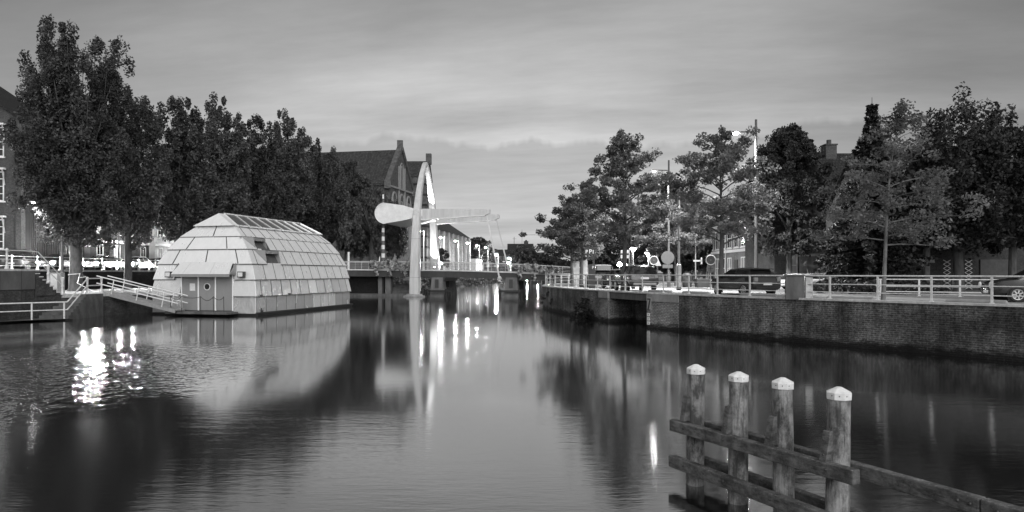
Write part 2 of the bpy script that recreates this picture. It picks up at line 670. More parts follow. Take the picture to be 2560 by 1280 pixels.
# ---------------------------------------------------------------- water
def water_mat():
    m, nt, p, out = new_mat('canal_water')
    nt.nodes.remove(p)
    tc = nt.nodes.new('ShaderNodeTexCoord')
    pos = tc.outputs['Object']
    sep = nt.nodes.new('ShaderNodeSeparateXYZ')
    nt.links.new(pos, sep.inputs[0])

    def mp(scale, rot=0.0):
        k = nt.nodes.new('ShaderNodeMapping')
        k.inputs['Scale'].default_value = scale
        k.inputs['Rotation'].default_value = (0, 0, rot)
        nt.links.new(pos, k.inputs['Vector'])
        return k.outputs[0]
    # breeze patches: ruffled water near this bank, calm towards the bridge
    big = noise(nt, mp((0.05, 0.11, 1), 0.25), 1.0, 3, 0.55)
    mr = nt.nodes.new('ShaderNodeMapRange')
    mr.inputs['From Min'].default_value = 11.0
    mr.inputs['From Max'].default_value = 24.0
    mr.inputs['To Min'].default_value = 0.26
    mr.inputs['To Max'].default_value = -0.22
    nt.links.new(sep.outputs[1], mr.inputs['Value'])
    ad = nt.nodes.new('ShaderNodeMath')
    ad.operation = 'ADD'
    nt.links.new(big, ad.inputs[0])
    nt.links.new(mr.outputs[0], ad.inputs[1])
    patch = ramp(nt, ad.outputs[0], [(0.50, 0.0), (0.58, 1.0)])
    rip = noise(nt, mp((0.55, 1.9, 1), 0.12), 2.0, 4, 0.62)
    fine = noise(nt, mp((1.3, 6.0, 1), 0.1), 2.6, 2, 0.6)
    both = mul(nt, rip, fine, 'ADD', 0.35)
    # a livelier patch of chop off the brick block
    dist = nt.nodes.new('ShaderNodeVectorMath')
    dist.operation = 'DISTANCE'
    sc_ = nt.nodes.new('ShaderNodeMapping')
    sc_.inputs['Scale'].default_value = (0.085, 0.06, 1)
    nt.links.new(pos, sc_.inputs['Vector'])
    nt.links.new(sc_.outputs[0], dist.inputs[0])
    dist.inputs[1].default_value = (-15.0 * 0.085, 21 * 0.06, 0)
    gust = ramp(nt, dist.outputs['Value'], [(0.35, 1.0), (0.66, 0.0)])
    bmp = nt.nodes.new('ShaderNodeBump')
    bmp.inputs['Distance'].default_value = 0.05
    nt.links.new(ramp(nt, patch, [(0.0, 0.02), (1.0, 0.085)]), bmp.inputs['Strength'])
    nt.links.new(both, bmp.inputs['Height'])
    chop = noise(nt, mp((3.2, 2.4, 1), 0.0), 1.0, 2, 0.5)
    bm2 = nt.nodes.new('ShaderNodeBump')
    bm2.inputs['Distance'].default_value = 0.05
    nt.links.new(mul(nt, gust, 0.95), bm2.inputs['Strength'])
    nt.links.new(chop, bm2.inputs['Height'])
    nt.links.new(bmp.outputs[0], bm2.inputs['Normal'])
    gl = nt.nodes.new('ShaderNodeBsdfGlossy')
    gl.distribution = 'GGX'
    gl.inputs['Color'].default_value = grey(0.93)
    nt.links.new(mul(nt, ramp(nt, patch, [(0.0, 0.085), (1.0, 0.095)]), ramp(nt, gust, [(0.0, 1.0), (1.0, 0.35)])), gl.inputs['Roughness'])
    nt.links.new(bm2.outputs[0], gl.inputs['Normal'])
    df = nt.nodes.new('ShaderNodeBsdfDiffuse')
    df.inputs['Color'].default_value = grey(0.004)
    fr = nt.nodes.new('ShaderNodeFresnel')
    fr.inputs['IOR'].default_value = 2.1
    mx = nt.nodes.new('ShaderNodeMixShader')
    nt.links.new(ramp(nt, fr.outputs[0], [(0.1, 0.30), (0.45, 0.72), (0.85, 0.97)]), mx.inputs[0])
    nt.links.new(df.outputs[0], mx.inputs[1])
    nt.links.new(gl.outputs[0], mx.inputs[2])
    nt.links.new(mx.outputs[0], out.inputs['Surface'])
    return m


b = B()
b.face([(-400, -60, 0), (400, -60, 0), (400, 700, 0), (-400, 700, 0)])
struct(b.build('water', water_mat()))

# far land
b = B()
b.face([(-3000, 330, 0.8), (3000, 330, 0.8), (3000, 5000, 0.8), (-3000, 5000, 0.8)])
struct(b.build('far_ground', 'earth'))


def smooth_path(pts, step=1.0):
    """Catmull-Rom through (x, y) points"""
    P = [Vector((x, y)) for x, y in pts]
    P = [P[0] * 2 - P[1]] + P + [P[-1] * 2 - P[-2]]
    out = []
    for k in range(1, len(P) - 2):
        p0, p1, p2, p3 = P[k - 1:k + 3]
        n = max(1, int((p2 - p1).length / step))
        for j in range(n):
            t = j / n
            q = 0.5 * ((2 * p1) + (p2 - p0) * t + (2 * p0 - 5 * p1 + 4 * p2 - p3) * t * t + (3 * p1 - p0 - 3 * p2 + p3) * t ** 3)
            out.append((q.x, q.y))
    out.append((P[-2].x, P[-2].y))
    return out


def offset_path(path, d):
    """shift to the left of the walking direction by d"""
    out = []
    for k, (x, y) in enumerate(path):
        a, c = path[max(k - 1, 0)], path[min(k + 1, len(path) - 1)]
        tx, ty = c[0] - a[0], c[1] - a[1]
        L = math.hypot(tx, ty) or 1
        out.append((x - ty / L * d, y + tx / L * d))
    return out


def along(path, spacing, start=0.0):
    """points and headings every `spacing` metres"""
    out, need = [], start
    run = 0.0
    for (x0, y0), (x1, y1) in zip(path, path[1:]):
        L = math.hypot(x1 - x0, y1 - y0)
        while L > 0 and need <= run + L:
            t = (need - run) / L
            out.append((lerp(x0, x1, t), lerp(y0, y1, t), math.atan2(y1 - y0, x1 - x0)))
            need += spacing
        run += L
    return out


def railing(name, label, path, zf, height, rails, spacing, post_r, rail_r, mat, start=0.1, style='bar', group=None, rail_mats=None):
    """zf: height of the base, a number or a function of (x, y)"""
    z = zf if callable(zf) else (lambda x, y: zf)
    x0, y0 = path[0]
    t = thing(name, label, 'railing', (x0, y0, z(x0, y0)), 0, group)
    proto = None
    for x, y, a in along(path, spacing, start):
        if proto is None:
            q = B()
            if style == 'bar':
                q.box((0, 0, height / 2), (post_r * 2.2, post_r * 1.2, height))
                q.box((0, 0, 0.012), (post_r * 4, post_r * 3.5, 0.024))
            elif style == 'tube':
                q.tube([(0, 0, 0), (0, 0, height)], post_r, 8)
            else:   # cast iron baluster with swellings and a ball on top
                q.lathe((0, 0, 0), [(post_r * 2.1, 0), (post_r * 2.1, 0.05), (post_r * 1.3, 0.16), (post_r * 1.0, 0.3), (post_r * 0.85, 0.5), (post_r * 1.5, 0.55),
                                    (post_r * 0.9, 0.6), (post_r * 1.15, height - 0.28), (post_r * 0.8, height - 0.14), (post_r * 1.6, height - 0.06), (post_r * 1.5, height + 0.02), (post_r * 0.5, height + 0.1)], 8)
            proto = q.build('post', mat, t, world=False, smooth=(style != 'bar'))
            o = proto
        else:
            o = proto.copy()
            C.objects.link(o)
            o.parent = t
        o.location = (x - x0, y - y0, z(x, y) - z(x0, y0))
        o.rotation_euler = (0, 0, a)
    for k, h in enumerate(rails):
        q = B()
        r = rail_r[k] if isinstance(rail_r, (list, tuple)) else rail_r
        q.tube([(x, y, z(x, y) + h) for x, y in path], r, 6)
        q.build('rail', (rail_mats or {}).get(k, mat), t, smooth=True)
    return t


# ---------------------------------------------------------------- right bank: quay wall, pavement, railing
ZQ = 1.9
QP = smooth_path([(24, 14), (21, 19), (17.8, 23.7), (12.3, 31), (10.0, 34.6), (7.73, 38.7)], 1.0)
QP2 = [(7.73, 38.7), (6.15, 43.0)]
QP3 = smooth_path([(6.15, 43.0), (4.5, 49), (3.15, 55.7), (2.75, 60.5), (3.3, 66), (5.0, 71), (7.8, 76), (10.2, 81), (11.0, 90), (16, 130), (40, 220)], 1.2)
FULL = QP + QP3
qw = thing('quay_wall', 'dark mossy brick quay wall curving beneath the white canal railing', 'wall', (7.73, 38.7, 0))
qw['kind'] = 'thing'
b = B()
u = b.wall(QP, -1.2, ZQ)
b.build('brick_face', 'quay_brick', qw)
b = B()
b.wall(QP3, -1.2, ZQ, u)
b.build('brick_face', 'quay_brick', qw)
# the culvert mouth: recessed back wall, cheeks, dark slab over it
inn = offset_path(QP2, -1.6)
b = B()
b.wall([QP2[0], inn[0], inn[1], QP2[1]], -1.2, ZQ - 0.4)
b.build('culvert_recess', 'quay_brick', qw)
b = B()
n_ = Vector((inn[0][0] - QP2[0][0], inn[0][1] - QP2[0][1], 0)).normalized()
p0, p1 = Vector((*QP2[0], ZQ - 0.4)), Vector((*QP2[1], ZQ - 0.4))
p0 += n_ * 0.02
p1 += n_ * 0.02
b.prism([p0, p1, p1 + n_ * 1.7, p0 + n_ * 1.7], (0, 0, 0.398))
b.build('culvert_lintel', 'concrete_dark', qw)
# two brick piers, a little proud of the wall
for seg, m in (((QP2[0], (9.0, 36.55)), 'pier_brick'), (((5.75, 44.45), QP2[1]), 'pier_brick')):
    a, c = Vector((*seg[0], -1.0)), Vector((*seg[1], -1.0))
    d = (c - a).normalized()
    n2 = Vector((d.y, -d.x, 0))
    if n2.x > 0:
        n2 = -n2
    b = B()
    f = [a, c, c + n2 * 0.12, a + n2 * 0.12]
    b.prism(f, (0, 0, 2.5))
    b.build('brick_pier', m, qw)
    b = B()
    f = [q + Vector((0, 0, 2.503)) for q in (a + n2 * 0.0, c + n2 * 0.0, c + n2 * 0.15, a + n2 * 0.15)]
    b.prism(f, (0, 0, 0.385))
    b.build('pier_cap', 'concrete', qw)
# coping
b = B()
cp_o, cp_i = offset_path(FULL, 0.05), offset_path(FULL, -0.42)
for k in range(len(FULL) - 1):
    q = [cp_o[k], cp_o[k + 1], cp_i[k + 1], cp_i[k]]
    b.hexa([(x, y, ZQ + 0.002) for x, y in reversed(q)] + [(x, y, ZQ + 0.09) for x, y in reversed(q)])
b.build('coping', 'coping', qw)

# depth gauge board on the pier and three little plates beneath
d = Vector((9.0 - 7.73, 36.55 - 38.7, 0)).normalized()
n2 = Vector((d.y, -d.x, 0))
if n2.x > 0:
    n2 = -n2


def on_pier(u_, z_, out=0.0):
    return Vector((7.73, 38.7, 0)) + d * u_ + n2 * (0.155 + out) + Vector((0, 0, z_))


def plate(bb, u0, u1, z0, z1, o0, o1):
    bb.prism([on_pier(u0, z0, o0), on_pier(u1, z0, o0), on_pier(u1, z1, o0), on_pier(u0, z1, o0)], n2 * (o1 - o0))


gb = thing('gauge_board', 'dark framed number board on the pale brick pier beside the culvert', 'sign', on_pier(0.2, 1.0))
b = B()
plate(b, 0.08, 0.42, 0.95, 1.72, 0.0, 0.03)
b.build('board', 'mid_paint', gb)
b = B()
for a in ((0.12, 0.38, 1.58, 1.66), (0.12, 0.38, 0.98, 1.04)):
    plate(b, *a, 0.031, 0.04)
b.prism([on_pier(0.29, 1.58, 0.031), on_pier(0.38, 1.58, 0.031), on_pier(0.24, 1.04, 0.031), on_pier(0.14, 1.04, 0.031)], n2 * 0.009)
b.build('numeral', 'sign_dark', gb)
for k in range(3):
    g2 = B()
    plate(g2, 0.08, 0.30, 0.66 - 0.24 * k, 0.84 - 0.24 * k, 0.0, 0.025)
    o = g2.build('gauge_plate', 'white')
    tag(o, ('topmost', 'middle', 'lowest')[k] + ' of three small white plates under the number board', 'plate', 'small white plates on the pier')
    g3 = B()
    plate(g3, 0.15, 0.24, 0.72 - 0.24 * k, 0.77 - 0.24 * k, 0.026, 0.03)
    g3.build('plate_mark', 'mid_paint', o)

# pavement and road
b = B()
b.sheet([(x, y) for x, y in offset_path(FULL, -0.40)] + [(400, 330), (400, -60), (30, -60)], ZQ)
struct(b.build('pavement', 'pave'))
b = B()
rd = smooth_path([(40, 8), (31, 20), (25, 30), (20.5, 38), (17.5, 46), (15.5, 56), (14.2, 68), (13.5, 84), (16, 110), (30, 150)], 2.0)
ro, ri = offset_path(rd, 3.3), offset_path(rd, -3.3)
b.sheet(ro + ri[::-1], ZQ + 0.004)
struct(b.build('road', 'asphalt'))
b = B()
for k in range(0, len(rd) - 1, 2):
    a, c = rd[k], rd[k + 1]
    b.bar((a[0], a[1], ZQ + 0.006), (c[0], c[1], ZQ + 0.006), 0.12, 0.004)
struct(b.build('road_markings', 'roadline'))

RP = offset_path(QP + [((7.73 + 6.15) / 2, 40.85)] + QP3[:], -0.22)
RP = [p for p in RP if p[1] < 83.5]
railing('quay_railing', 'long white three-rail railing along the edge of the brick quay', RP, ZQ + 0.09, 1.0, [0.98, 0.62, 0.28], 2.0, 0.035, [0.035, 0.022, 0.022], 'rail_white', start=0.6)
railing('crash_barrier', 'shorter pale guard rail with a thick middle beam behind the tree', [(19.2, 36.0), (21.8, 34.4), (24.6, 32.4), (28, 29.6)], ZQ, 0.88, [0.86, 0.52, 0.22], 1.75, 0.04, [0.03, 0.06, 0.03], 'white', start=0.2)


# ---------------------------------------------------------------- timber guide fender close to the camera
PX = [(2.70, 10.02), (3.07, 9.25), (3.41, 8.60), (3.74, 7.81)]
tf = thing('mooring_fender', 'weathered timber fender of four white-capped posts joined by mossy beams', 'fender', (3.2, 8.9, 0))
fd = Vector((0.425, -0.905, 0)).normalized()
fn = Vector((-fd.y, fd.x, 0))          # towards the far side
if fn.y < 0:
    fn = -fn
rr = random.Random(3)
for k, (x, y) in enumerate(PX):
    b = B()
    h = 1.62 + 0.012 * k
    n = 16
    rings = []
    lx, ly = rr.uniform(-.012, .012), rr.uniform(-.012, .012)
    for z, r in ((-1.0, 0.133), (0.2, 0.131), (0.9, 0.127), (1.3, 0.124), (h, 0.122)):
        ring = []
        for j in range(n):
            a = 2 * math.pi * j / n
            w = 1 + 0.035 * math.sin(3 * a + k * 2 + z) + 0.02 * math.sin(7 * a + k)
            ring.append((x + (h - z) * lx + r * w * math.cos(a), y + (h - z) * ly + r * w * math.sin(a), z))
        rings.append(ring)
    b.loft(rings)
    po = b.build('post', 'post_wood', tf, smooth=True)
    b = B()
    n = 8
    R_ = 0.138
    b.lathe((x, y, h), [(R_, 0.002), (R_ * rr.uniform(.98, 1.02), 0.08 + rr.uniform(-.006, .008)), (0.03, 0.125 + rr.uniform(0, .02))], n)
    cp = b.build('cap', 'cap_white', po, bevel=0.004)
    b = B()
    for j in range(6):
        a = -2.6 + j * 0.62
        b.ball((x + R_ * 0.95 * math.cos(a), y + R_ * 0.95 * math.sin(a), h + 0.05), 0.007, 6, 4)
    b.build('nail', 'dark_metal', cp)
    # wooden wedge block on the camera side
    b = B()
    c = Vector((x, y, 1.13)) - fn * 0.165 - fd * 0.03
    b.prism([c + fd * q + fn * w_ + Vector((0, 0, z_)) for q, w_, z_ in ((-0.05, -0.075, -0.19), (-0.05, 0.06, -0.19), (-0.05, 0.06, 0.17), (-0.05, 0.0, 0.17))], fd * 0.10)
    wb = b.build('wedge_block', 'beam_wood', po, bevel=0.006)
    b = B()
    for zz in (-0.09, 0.08):
        b.ball(c + Vector((0, 0, zz)) - fn * 0.055, 0.014, 6, 4)
    b.build('bolt', 'dark_metal', wb)


def fline(t, z, side):
    """point along the fender line; t in metres from the first post, side +1 = far face"""
    return Vector((2.70, 10.02, 0)) + fd * t + fn * (side * 0.19) + Vector((0, 0, z))


for zc, z2, side, t0, t1 in ((0.83, 0.885, -1, -0.30, 2.82), (0.29, 0.31, -1, -0.32, 3.6), (0.83, 0.87, 1, -0.1, 6.9), (0.29, 0.31, 1, -0.1, 6.9)):
    b = B()
    segs = [(t0, t1)] if t1 < 4 else [(t0, 3.9), (3.912, t1)]
    for s0, s1 in segs:
        b.bar(fline(s0, lerp(zc, z2, (s0 - t0) / (t1 - t0)), side), fline(s1, lerp(zc, z2, (s1 - t0) / (t1 - t0)), side), 0.125, 0.165)
    bo = b.build('beam', 'beam_wood', tf, bevel=0.012)
    b = B()
    for t in [k * 0.82 for k in range(4)] + ([3.68, 3.80, 4.05] if t1 > 4 else []):
        b.ball(fline(t + 0.02, lerp(zc, z2, (t - t0) / (t1 - t0)) + 0.01, side) + fn * (-0.062), 0.02, 8, 4)
    b.build('bolt', 'dark_metal', bo)


# ---------------------------------------------------------------- houseboat
BO = Vector((-18.4, 49.0, 0))
e1 = Vector((-0.972, 0.236, 0))       # along the front, away from the near corner
e2 = Vector((0.236, 0.972, 0))        # along the long side
BW_, BL_ = 8.7, 14.4


def bp(a, l, z):
    return BO + e1 * a + e2 * l + Vector((0, 0, z))


hb = thing('houseboat', 'silver shingle-clad houseboat with a glazed ridge moored by the quay', 'houseboat', BO)
b = B()
b.prism([bp(-0.18, -0.1, -0.5), bp(-0.18, BL_ + 0.2, -0.5), bp(BW_ + 0.15, BL_ + 0.2, -0.5), bp(BW_ + 0.15, -0.1, -0.5)], (0, 0, 0.66))
b.build('hull', 'hullmat', hb, bevel=0.03)
b = B()
b.prism([bp(-0.25, -0.14, 0.162), bp(-0.25, BL_ + 0.25, 0.162), bp(-0.1, BL_ + 0.25, 0.162), bp(-0.1, -0.14, 0.162)], (0, 0, 0.09))
b.build('fender_rail', 'dark_metal', hb)
# rows: (z bottom, z top, side inset bottom/top, front inset b/t, back inset b/t)
LV = [(0.17, 0.0, 0.0, 0.0), (1.50, 0.0, 0.0, 0.0), (2.70, 0.14, 0.10, 0.05), (3.82, 0.42, 0.16, 0.08), (4.90, 1.02, 0.42, 0.15), (5.85, 1.80, 0.86, 0.32), (6.62, 2.78, 1.36, 0.6)]


def skin(k, lip):
    z0, s0, f0, r0 = LV[k]
    z1, s1, f1, r1 = LV[k + 1]
    lower = [bp(s0 - lip, f0 - lip, z0 - lip * 0.8), bp(s0 - lip, BL_ - r0 + lip, z0 - lip * 0.8), bp(BW_ - s0 + lip, BL_ - r0 + lip, z0 - lip * 0.8), bp(BW_ - s0 + lip, f0 - lip, z0 - lip * 0.8)]
    upper = [bp(s1, f1, z1), bp(s1, BL_ - r1, z1), bp(BW_ - s1, BL_ - r1, z1), bp(BW_ - s1, f1, z1)]
    return lower, upper


# inner shell shows through the seams as dark lines
b = B()
for k in range(6):
    lo, up_ = skin(k, 0.0)
    sh = 0.03
    ins = lambda P: P
    cen = bp(BW_ / 2, BL_ / 2, 0)

    def pull(p):
        d_ = Vector((cen.x - p.x, cen.y - p.y, 0)).normalized()
        return p + d_ * 0.07
    L_, U_ = [pull(p) for p in lo], [pull(p) for p in up_]
    for q in range(4):
        b.face([L_[q], L_[(q + 1) % 4], U_[(q + 1) % 4], U_[q]])
b.face([pull(p) for p in skin(5, 0)[1]])
b.build('inner_shell', 'seam', hb)
GAP = 0.034
cuts_front = {0: [(0, .29), (.79, 1)], 1: [(0, .29), (.79, 1)], 2: [(0, .22), (.80, 1)], 3: [(0, .17), (.17, .52), (.52, .86), (.86, 1)], 4: [(0, .25), (.25, .76), (.76, 1)], 5: [(0, .55), (.55, 1)]}
for k in range(6):
    lip = (0.0, 0.11, 0.11, 0.09, 0.08, 0.07)[k]
    lo, up_ = skin(k, lip)
    b = B()
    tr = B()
    tone = random.Random(k + 40)
    # corners: 0 near-front(right), 1 far right, 2 far left, 3 front-left ; sides: 0 long right, 1 back, 2 long left, 3 front
    for side in range(4):
        A, Bq, Cq, D = lo[side], lo[(side + 1) % 4], up_[(side + 1) % 4], up_[side]
        if side == 3:
            # front: run from the far-left corner (3) to the near corner (0)
            cuts = cuts_front[k]
        else:
            n = {0: 11, 1: 6, 2: 11}[side]
            ph = 0.0 if k % 2 == 0 else 0.5
            edges = [0] + [(j + (ph if ph else 0)) / n for j in range(0 if ph else 1, n)] + [1]
            cuts = [(p, q) for p, q in zip(edges, edges[1:])]
            if side == 0 and k in (3, 4):
                rng_ = {4: (0.10, 0.205), 3: (0.13, 0.255)}[k]
                cc = []
                for p, q in cuts:
                    if q <= rng_[0] or p >= rng_[1]:
                        cc.append((p, q))
                    else:
                        if p < rng_[0]:
                            cc.append((p, rng_[0]))
                        if q > rng_[1]:
                            cc.append((rng_[1], q))
                cuts = cc
        nrm = (Bq - A).cross(D - A).normalized()
        if nrm.dot(A - bp(BW_ / 2, BL_ / 2, A.z)) < 0:
            nrm = -nrm
        Lw = (Bq - A).length
        for p, q in cuts:
            g = GAP / Lw
            p_, q_ = p + (g if p > 0 else 0), q - (g if q < 1 else 0)
            if q_ - p_ < 0.005:
                continue
            w_ = [A.lerp(Bq, p_), A.lerp(Bq, q_), D.lerp(Cq, q_), D.lerp(Cq, p_)]
            outw = [v + nrm * 0.02 for v in w_]
            m0_ = len(b.f)
            b.hexa([w_[1], w_[0], outw[0], outw[1], w_[2], w_[3], outw[3], outw[2]])
            tn = tone.choice((0, 0, 0, 0, 1, 2))
            for fi in range(m0_, len(b.f)):
                b.mi[fi] = tn
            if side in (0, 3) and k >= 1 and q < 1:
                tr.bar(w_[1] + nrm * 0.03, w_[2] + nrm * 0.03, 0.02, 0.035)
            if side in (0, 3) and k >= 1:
                tr.bar(w_[0] + nrm * 0.012 - Vector((0, 0, 0.03)), w_[1] + nrm * 0.012 - Vector((0, 0, 0.02)), 0.045, 0.04)  # dark bar under each lip, a shadow line built as a strip
    cr_ = b.build('cladding_row', ['alu_polished', 'alu_polished', 'alu_c'] if k in (0, 1) else ['alu', 'alu_b', 'alu_c'], hb)
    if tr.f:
        tr.build('seam_and_shade_bar', 'seam', cr_)
# roof cap with the glazed side
ax = BW_ / 2
zr0, zr1 = 6.62, 7.62
capw = 1.72
b = B()
ridge0, ridge1 = bp(ax, 1.75, zr1), bp(ax, 13.2, zr1)
ra, rb_, rc, rd_ = bp(ax - capw, 1.05, zr0), bp(ax - capw, 14.1, zr0), bp(ax + capw, 14.1, zr0), bp(ax + capw, 1.05, zr0)
b.face([ra, ridge0, rd_])
b.face([rb_, rc, ridge1])
b.face([rd_, ridge0, ridge1, rc])
b.face([ra, rd_, rc, rb_])
m1 = ra.lerp(rb_, 0.045)
m2 = ridge0.lerp(ridge1, 0.055)
b.face([ra, m1, m2, ridge0])
b.build('roof_cap', 'alu', hb)
b = B()
b.face([m1, rb_, ridge1, m2])
sk = b.build('skylight', 'glass', hb)
b = B()
nrm = (rb_ - m1).cross(m2 - m1).normalized()
if nrm.z < 0:
    nrm = -nrm
o_ = nrm * 0.03
b.bar(m1 + o_, rb_ + o_, 0.10, 0.12)
b.bar(m2 + o_, ridge1 + o_, 0.10, 0.10)
b.bar(rb_ + o_, ridge1 + o_, 0.10, 0.10)
for j in range(0, 8):
    t_ = j / 8
    b.bar(m1.lerp(rb_, t_) + o_, m2.lerp(ridge1, t_) + o_, 0.05, 0.06)
b.build('glazing_bar', 'alu', sk)
# dormers in the long side
for k, (l0, l1) in ((4, (1.45, 2.95)), (3, (1.85, 3.65))):
    z0, s0, _, _ = LV[k]
    z1, s1, _, _ = LV[k + 1]
    b = B()
    zt, zb = z1 - 0.10, z0 + 0.02
    outx = s0 - 0.10
    hood_out = s1 - 0.62 if k == 4 else s1 - 0.55
    # hood lip
    b.prism([bp(s1 + 0.1, l0, zt + 0.0), bp(hood_out - 0.02, l0, zt - 0.05), bp(hood_out - 0.02, l0, zt - 0.27), bp(hood_out + 0.06, l0, zt - 0.27), bp(s1 + 0.1, l0, zt - 0.14)], e2 * (l1 - l0))
    # cheeks with a curved front edge
    for l in (l0, l1 - 0.04):
        arc = [bp(hood_out + (s0 - 0.05 - hood_out) * (1 - math.cos(t * math.pi / 2)) * 0.75 - 0.10 * math.sin(math.pi * t), l, lerp(zt - 0.2, zb, math.sin(t * math.pi / 2))) for t in [j / 7 for j in range(8)]]
        b.prism(arc + [bp(s0 + 0.35, l, zb), bp(s1 + 0.4, l, zt)], e2 * 0.04)
    # sloping blind panel that leads to the hood on the near side
    b.prism([bp(s1 + 0.02, l0 - 0.9, zt), bp(hood_out, l0 + 0.01, zt - 0.02), bp(s0 - 0.02, l0 + 0.01, zb)], e2 * 0.02)
    dm = b.build('dormer', 'alu_side', hb)
    b = B()
    sw = s1 - 0.05
    b.prism([bp(sw, l0 + 0.05, zb), bp(sw, l1 - 0.05, zb), bp(sw, l1 - 0.05, zt - 0.1), bp(sw, l0 + 0.05, zt - 0.1)], e1 * 0.03)
    wn = b.build('window', 'glass', dm)
    b = B()
    for ll in (l0 + 0.12, (l0 + l1) / 2 + 0.1, l1 - 0.14):
        b.bar(bp(sw - 0.02, ll, zb), bp(sw - 0.02, ll, zt - 0.1), 0.07, 0.05)
    b.bar(bp(sw - 0.02, l0 + 0.1, zb + 0.05), bp(sw - 0.02, l1 - 0.1, zb + 0.05), 0.05, 0.07)
    b.build('window_frame', 'alu_side', wn)
# entrance: three door panels set back between trims, canopy over them
d0, d1 = 1.86, 6.18                     # along e1 measured from the near corner
dw = (d1 - d0) / 3
for j in range(3):
    b = B()
    b.prism([bp(d0 + dw * j + 0.05, 0.015, 0.36), bp(d0 + dw * (j + 1) - 0.05, 0.015, 0.36), bp(d0 + dw * (j + 1) - 0.05, 0.015, 2.95), bp(d0 + dw * j + 0.05, 0.015, 2.95)], e2 * 0.06)
    dp = b.build('door_panel', 'alu_side', hb)
    if j == 1:
        b = B()
        c_ = bp(d0 + dw * 1.5, 0.005, 2.08)
        ring = [c_ + e1 * (0.24 * math.cos(a)) + Vector((0, 0, 0.24 * math.sin(a))) for a in [k * math.pi / 9 for k in range(18)]]
        b.tube(ring + [ring[0]], 0.035, 6, cap=False)
        ph_ = b.build('porthole', 'white', dp)
        b = B()
        b.prism([p - e2 * 0.0 for p in ring], e2 * -0.012)
        b.build('pane', 'black', ph_)
        b = B()
        b.tube([bp(d0 + dw * 1.08, 0.0, 1.38), bp(d0 + dw * 1.20, 0.0, 1.38)], 0.02, 6)
        b.build('handle', 'galv', dp)
    if j == 2:
        b = B()
        b.prism([bp(d0 + dw * 2.2, 0.005, 1.78), bp(d0 + dw * 2.52, 0.005, 1.78), bp(d0 + dw * 2.52, 0.005, 2.32), bp(d0 + dw * 2.2, 0.005, 2.32)], e2 * -0.012)
        b.build('notice', 'white', dp)
for j in range(4):
    b = B()
    b.bar(bp(d0 + dw * j, 0.0, 0.34), bp(d0 + dw * j, 0.0, 2.95), 0.09, 0.09)
    b.build('door_trim', 'alu', hb)
b = B()
c0, c1 = d0 - 0.25, d1 + 0.3
for p, q in ((0, .33), (.33, .80), (.80, 1)):
    x0_, x1_ = lerp(c0, c1, p) + 0.012, lerp(c0, c1, q) - 0.012
    t0_, t1_ = lerp(c0 + .25, c1 - .25, p) + 0.012, lerp(c0 + .25, c1 - .25, q) - 0.012
    w_ = [bp(x1_, -0.75, 2.98), bp(x0_, -0.75, 2.98), bp(t0_, 0.02, 3.86), bp(t1_, 0.02, 3.86)]
    nn = Vector((0, 0, 1)) * 0.03 - e2 * 0.03
    outw = [v + nn for v in w_]
    b.hexa([w_[1], w_[0], outw[0], outw[1], w_[2], w_[3], outw[3], outw[2]])
can = b.build('canopy', 'alu', hb)
b = B()
b.prism([bp(c0, -0.75, 2.98), bp(c0, 0.02, 3.84), bp(c0, 0.1, 2.94)], e1 * 0.03)
b.build('canopy_cheek', 'alu_side', can)
b = B()
b.prism([bp(c1, -0.75, 2.98), bp(c1, 0.02, 3.84), bp(c1, 0.1, 2.94)], e1 * -0.03)
b.build('canopy_cheek', 'alu_side', can)
b = B()
b.prism([bp(c0, -0.77, 2.80), bp(c1, -0.77, 2.80), bp(c1, -0.77, 3.0), bp(c0, -0.77, 3.0)], e2 * 0.05)
b.build('canopy_fascia', 'alu_side', can)
# floodlights either side
for a_ in (1.05, 7.15):
    b = B()
    c_ = bp(a_, -0.16, 2.98)
    b.box(c_, (0.5, 0.28, 0.42), math.atan2(e1.y, e1.x))
    fl = b.build('floodlight', 'dark_metal', hb)
    b = B()
    b.box(c_ - e2 * 0.15, (0.38, 0.03, 0.30), math.atan2(e1.y, e1.x))
    b.build('lens', 'boatlamp', fl)
# landing stage with chain rail
b = B()
b.prism([bp(1.35, -1.25, 0.14), bp(6.6, -1.25, 0.14), bp(6.9, -0.1, 0.14), bp(1.35, -0.1, 0.14)], (0, 0, 0.16))
ls = b.build('landing_stage', 'concrete_dark', hb, bevel=0.02)
cpz = [1.75, 2.6, 3.65, 5.25, 6.15]
for a_ in cpz:
    b = B()
    b.tube([bp(a_, -1.15, 0.3), bp(a_ + 0.03, -1.15, 1.42)], 0.025, 6)
    b.build('stanchion', 'dark_metal', ls)
b = B()
for p, q in zip(cpz, cpz[1:]):
    sag = 0.32 * min(1, (q - p) / 1.2) * (0.35 if q - p > 1.4 else 1)
    b.tube([bp(lerp(p, q, t), -1.15, 1.40 - sag * 4 * t * (1 - t)) for t in [j / 8 for j in range(9)]], 0.02, 5)
b.build('chain', 'dark_metal', ls)
b = B()
b.ball(bp(-0.35, 0.3, 0.36), 0.09, 8, 5)
b.tube([bp(-0.2, 0.4, 0.2), bp(-0.2, 0.4, 0.55)], 0.05, 6)
b.build('bollard', 'dark_metal', hb)
for l_ in (0.5, 4.2):
    b = B()
    b.box(bp(-0.14, l_, 1.45), (0.2, 0.3, 0.14), 0.2)
    b.build('wall_lamp', 'dark_metal', hb)

# ---------------------------------------------------------------- drawbridge
BR0 = Vector((-12.5, 88.0, 0))
bu = Vector((math.cos(R(8)), -math.sin(R(8)), 0))
bv = Vector((math.sin(R(8)), math.cos(R(8)), 0))
DZ = [(-20, 3.6), (-8, 3.54), (0, 3.47), (6, 3.40), (12.7, 3.18), (18, 2.87), (24, 2.5)]


def br(s, w, z=0.0):
    return BR0 + bu * s + bv * w + Vector((0, 0, z))


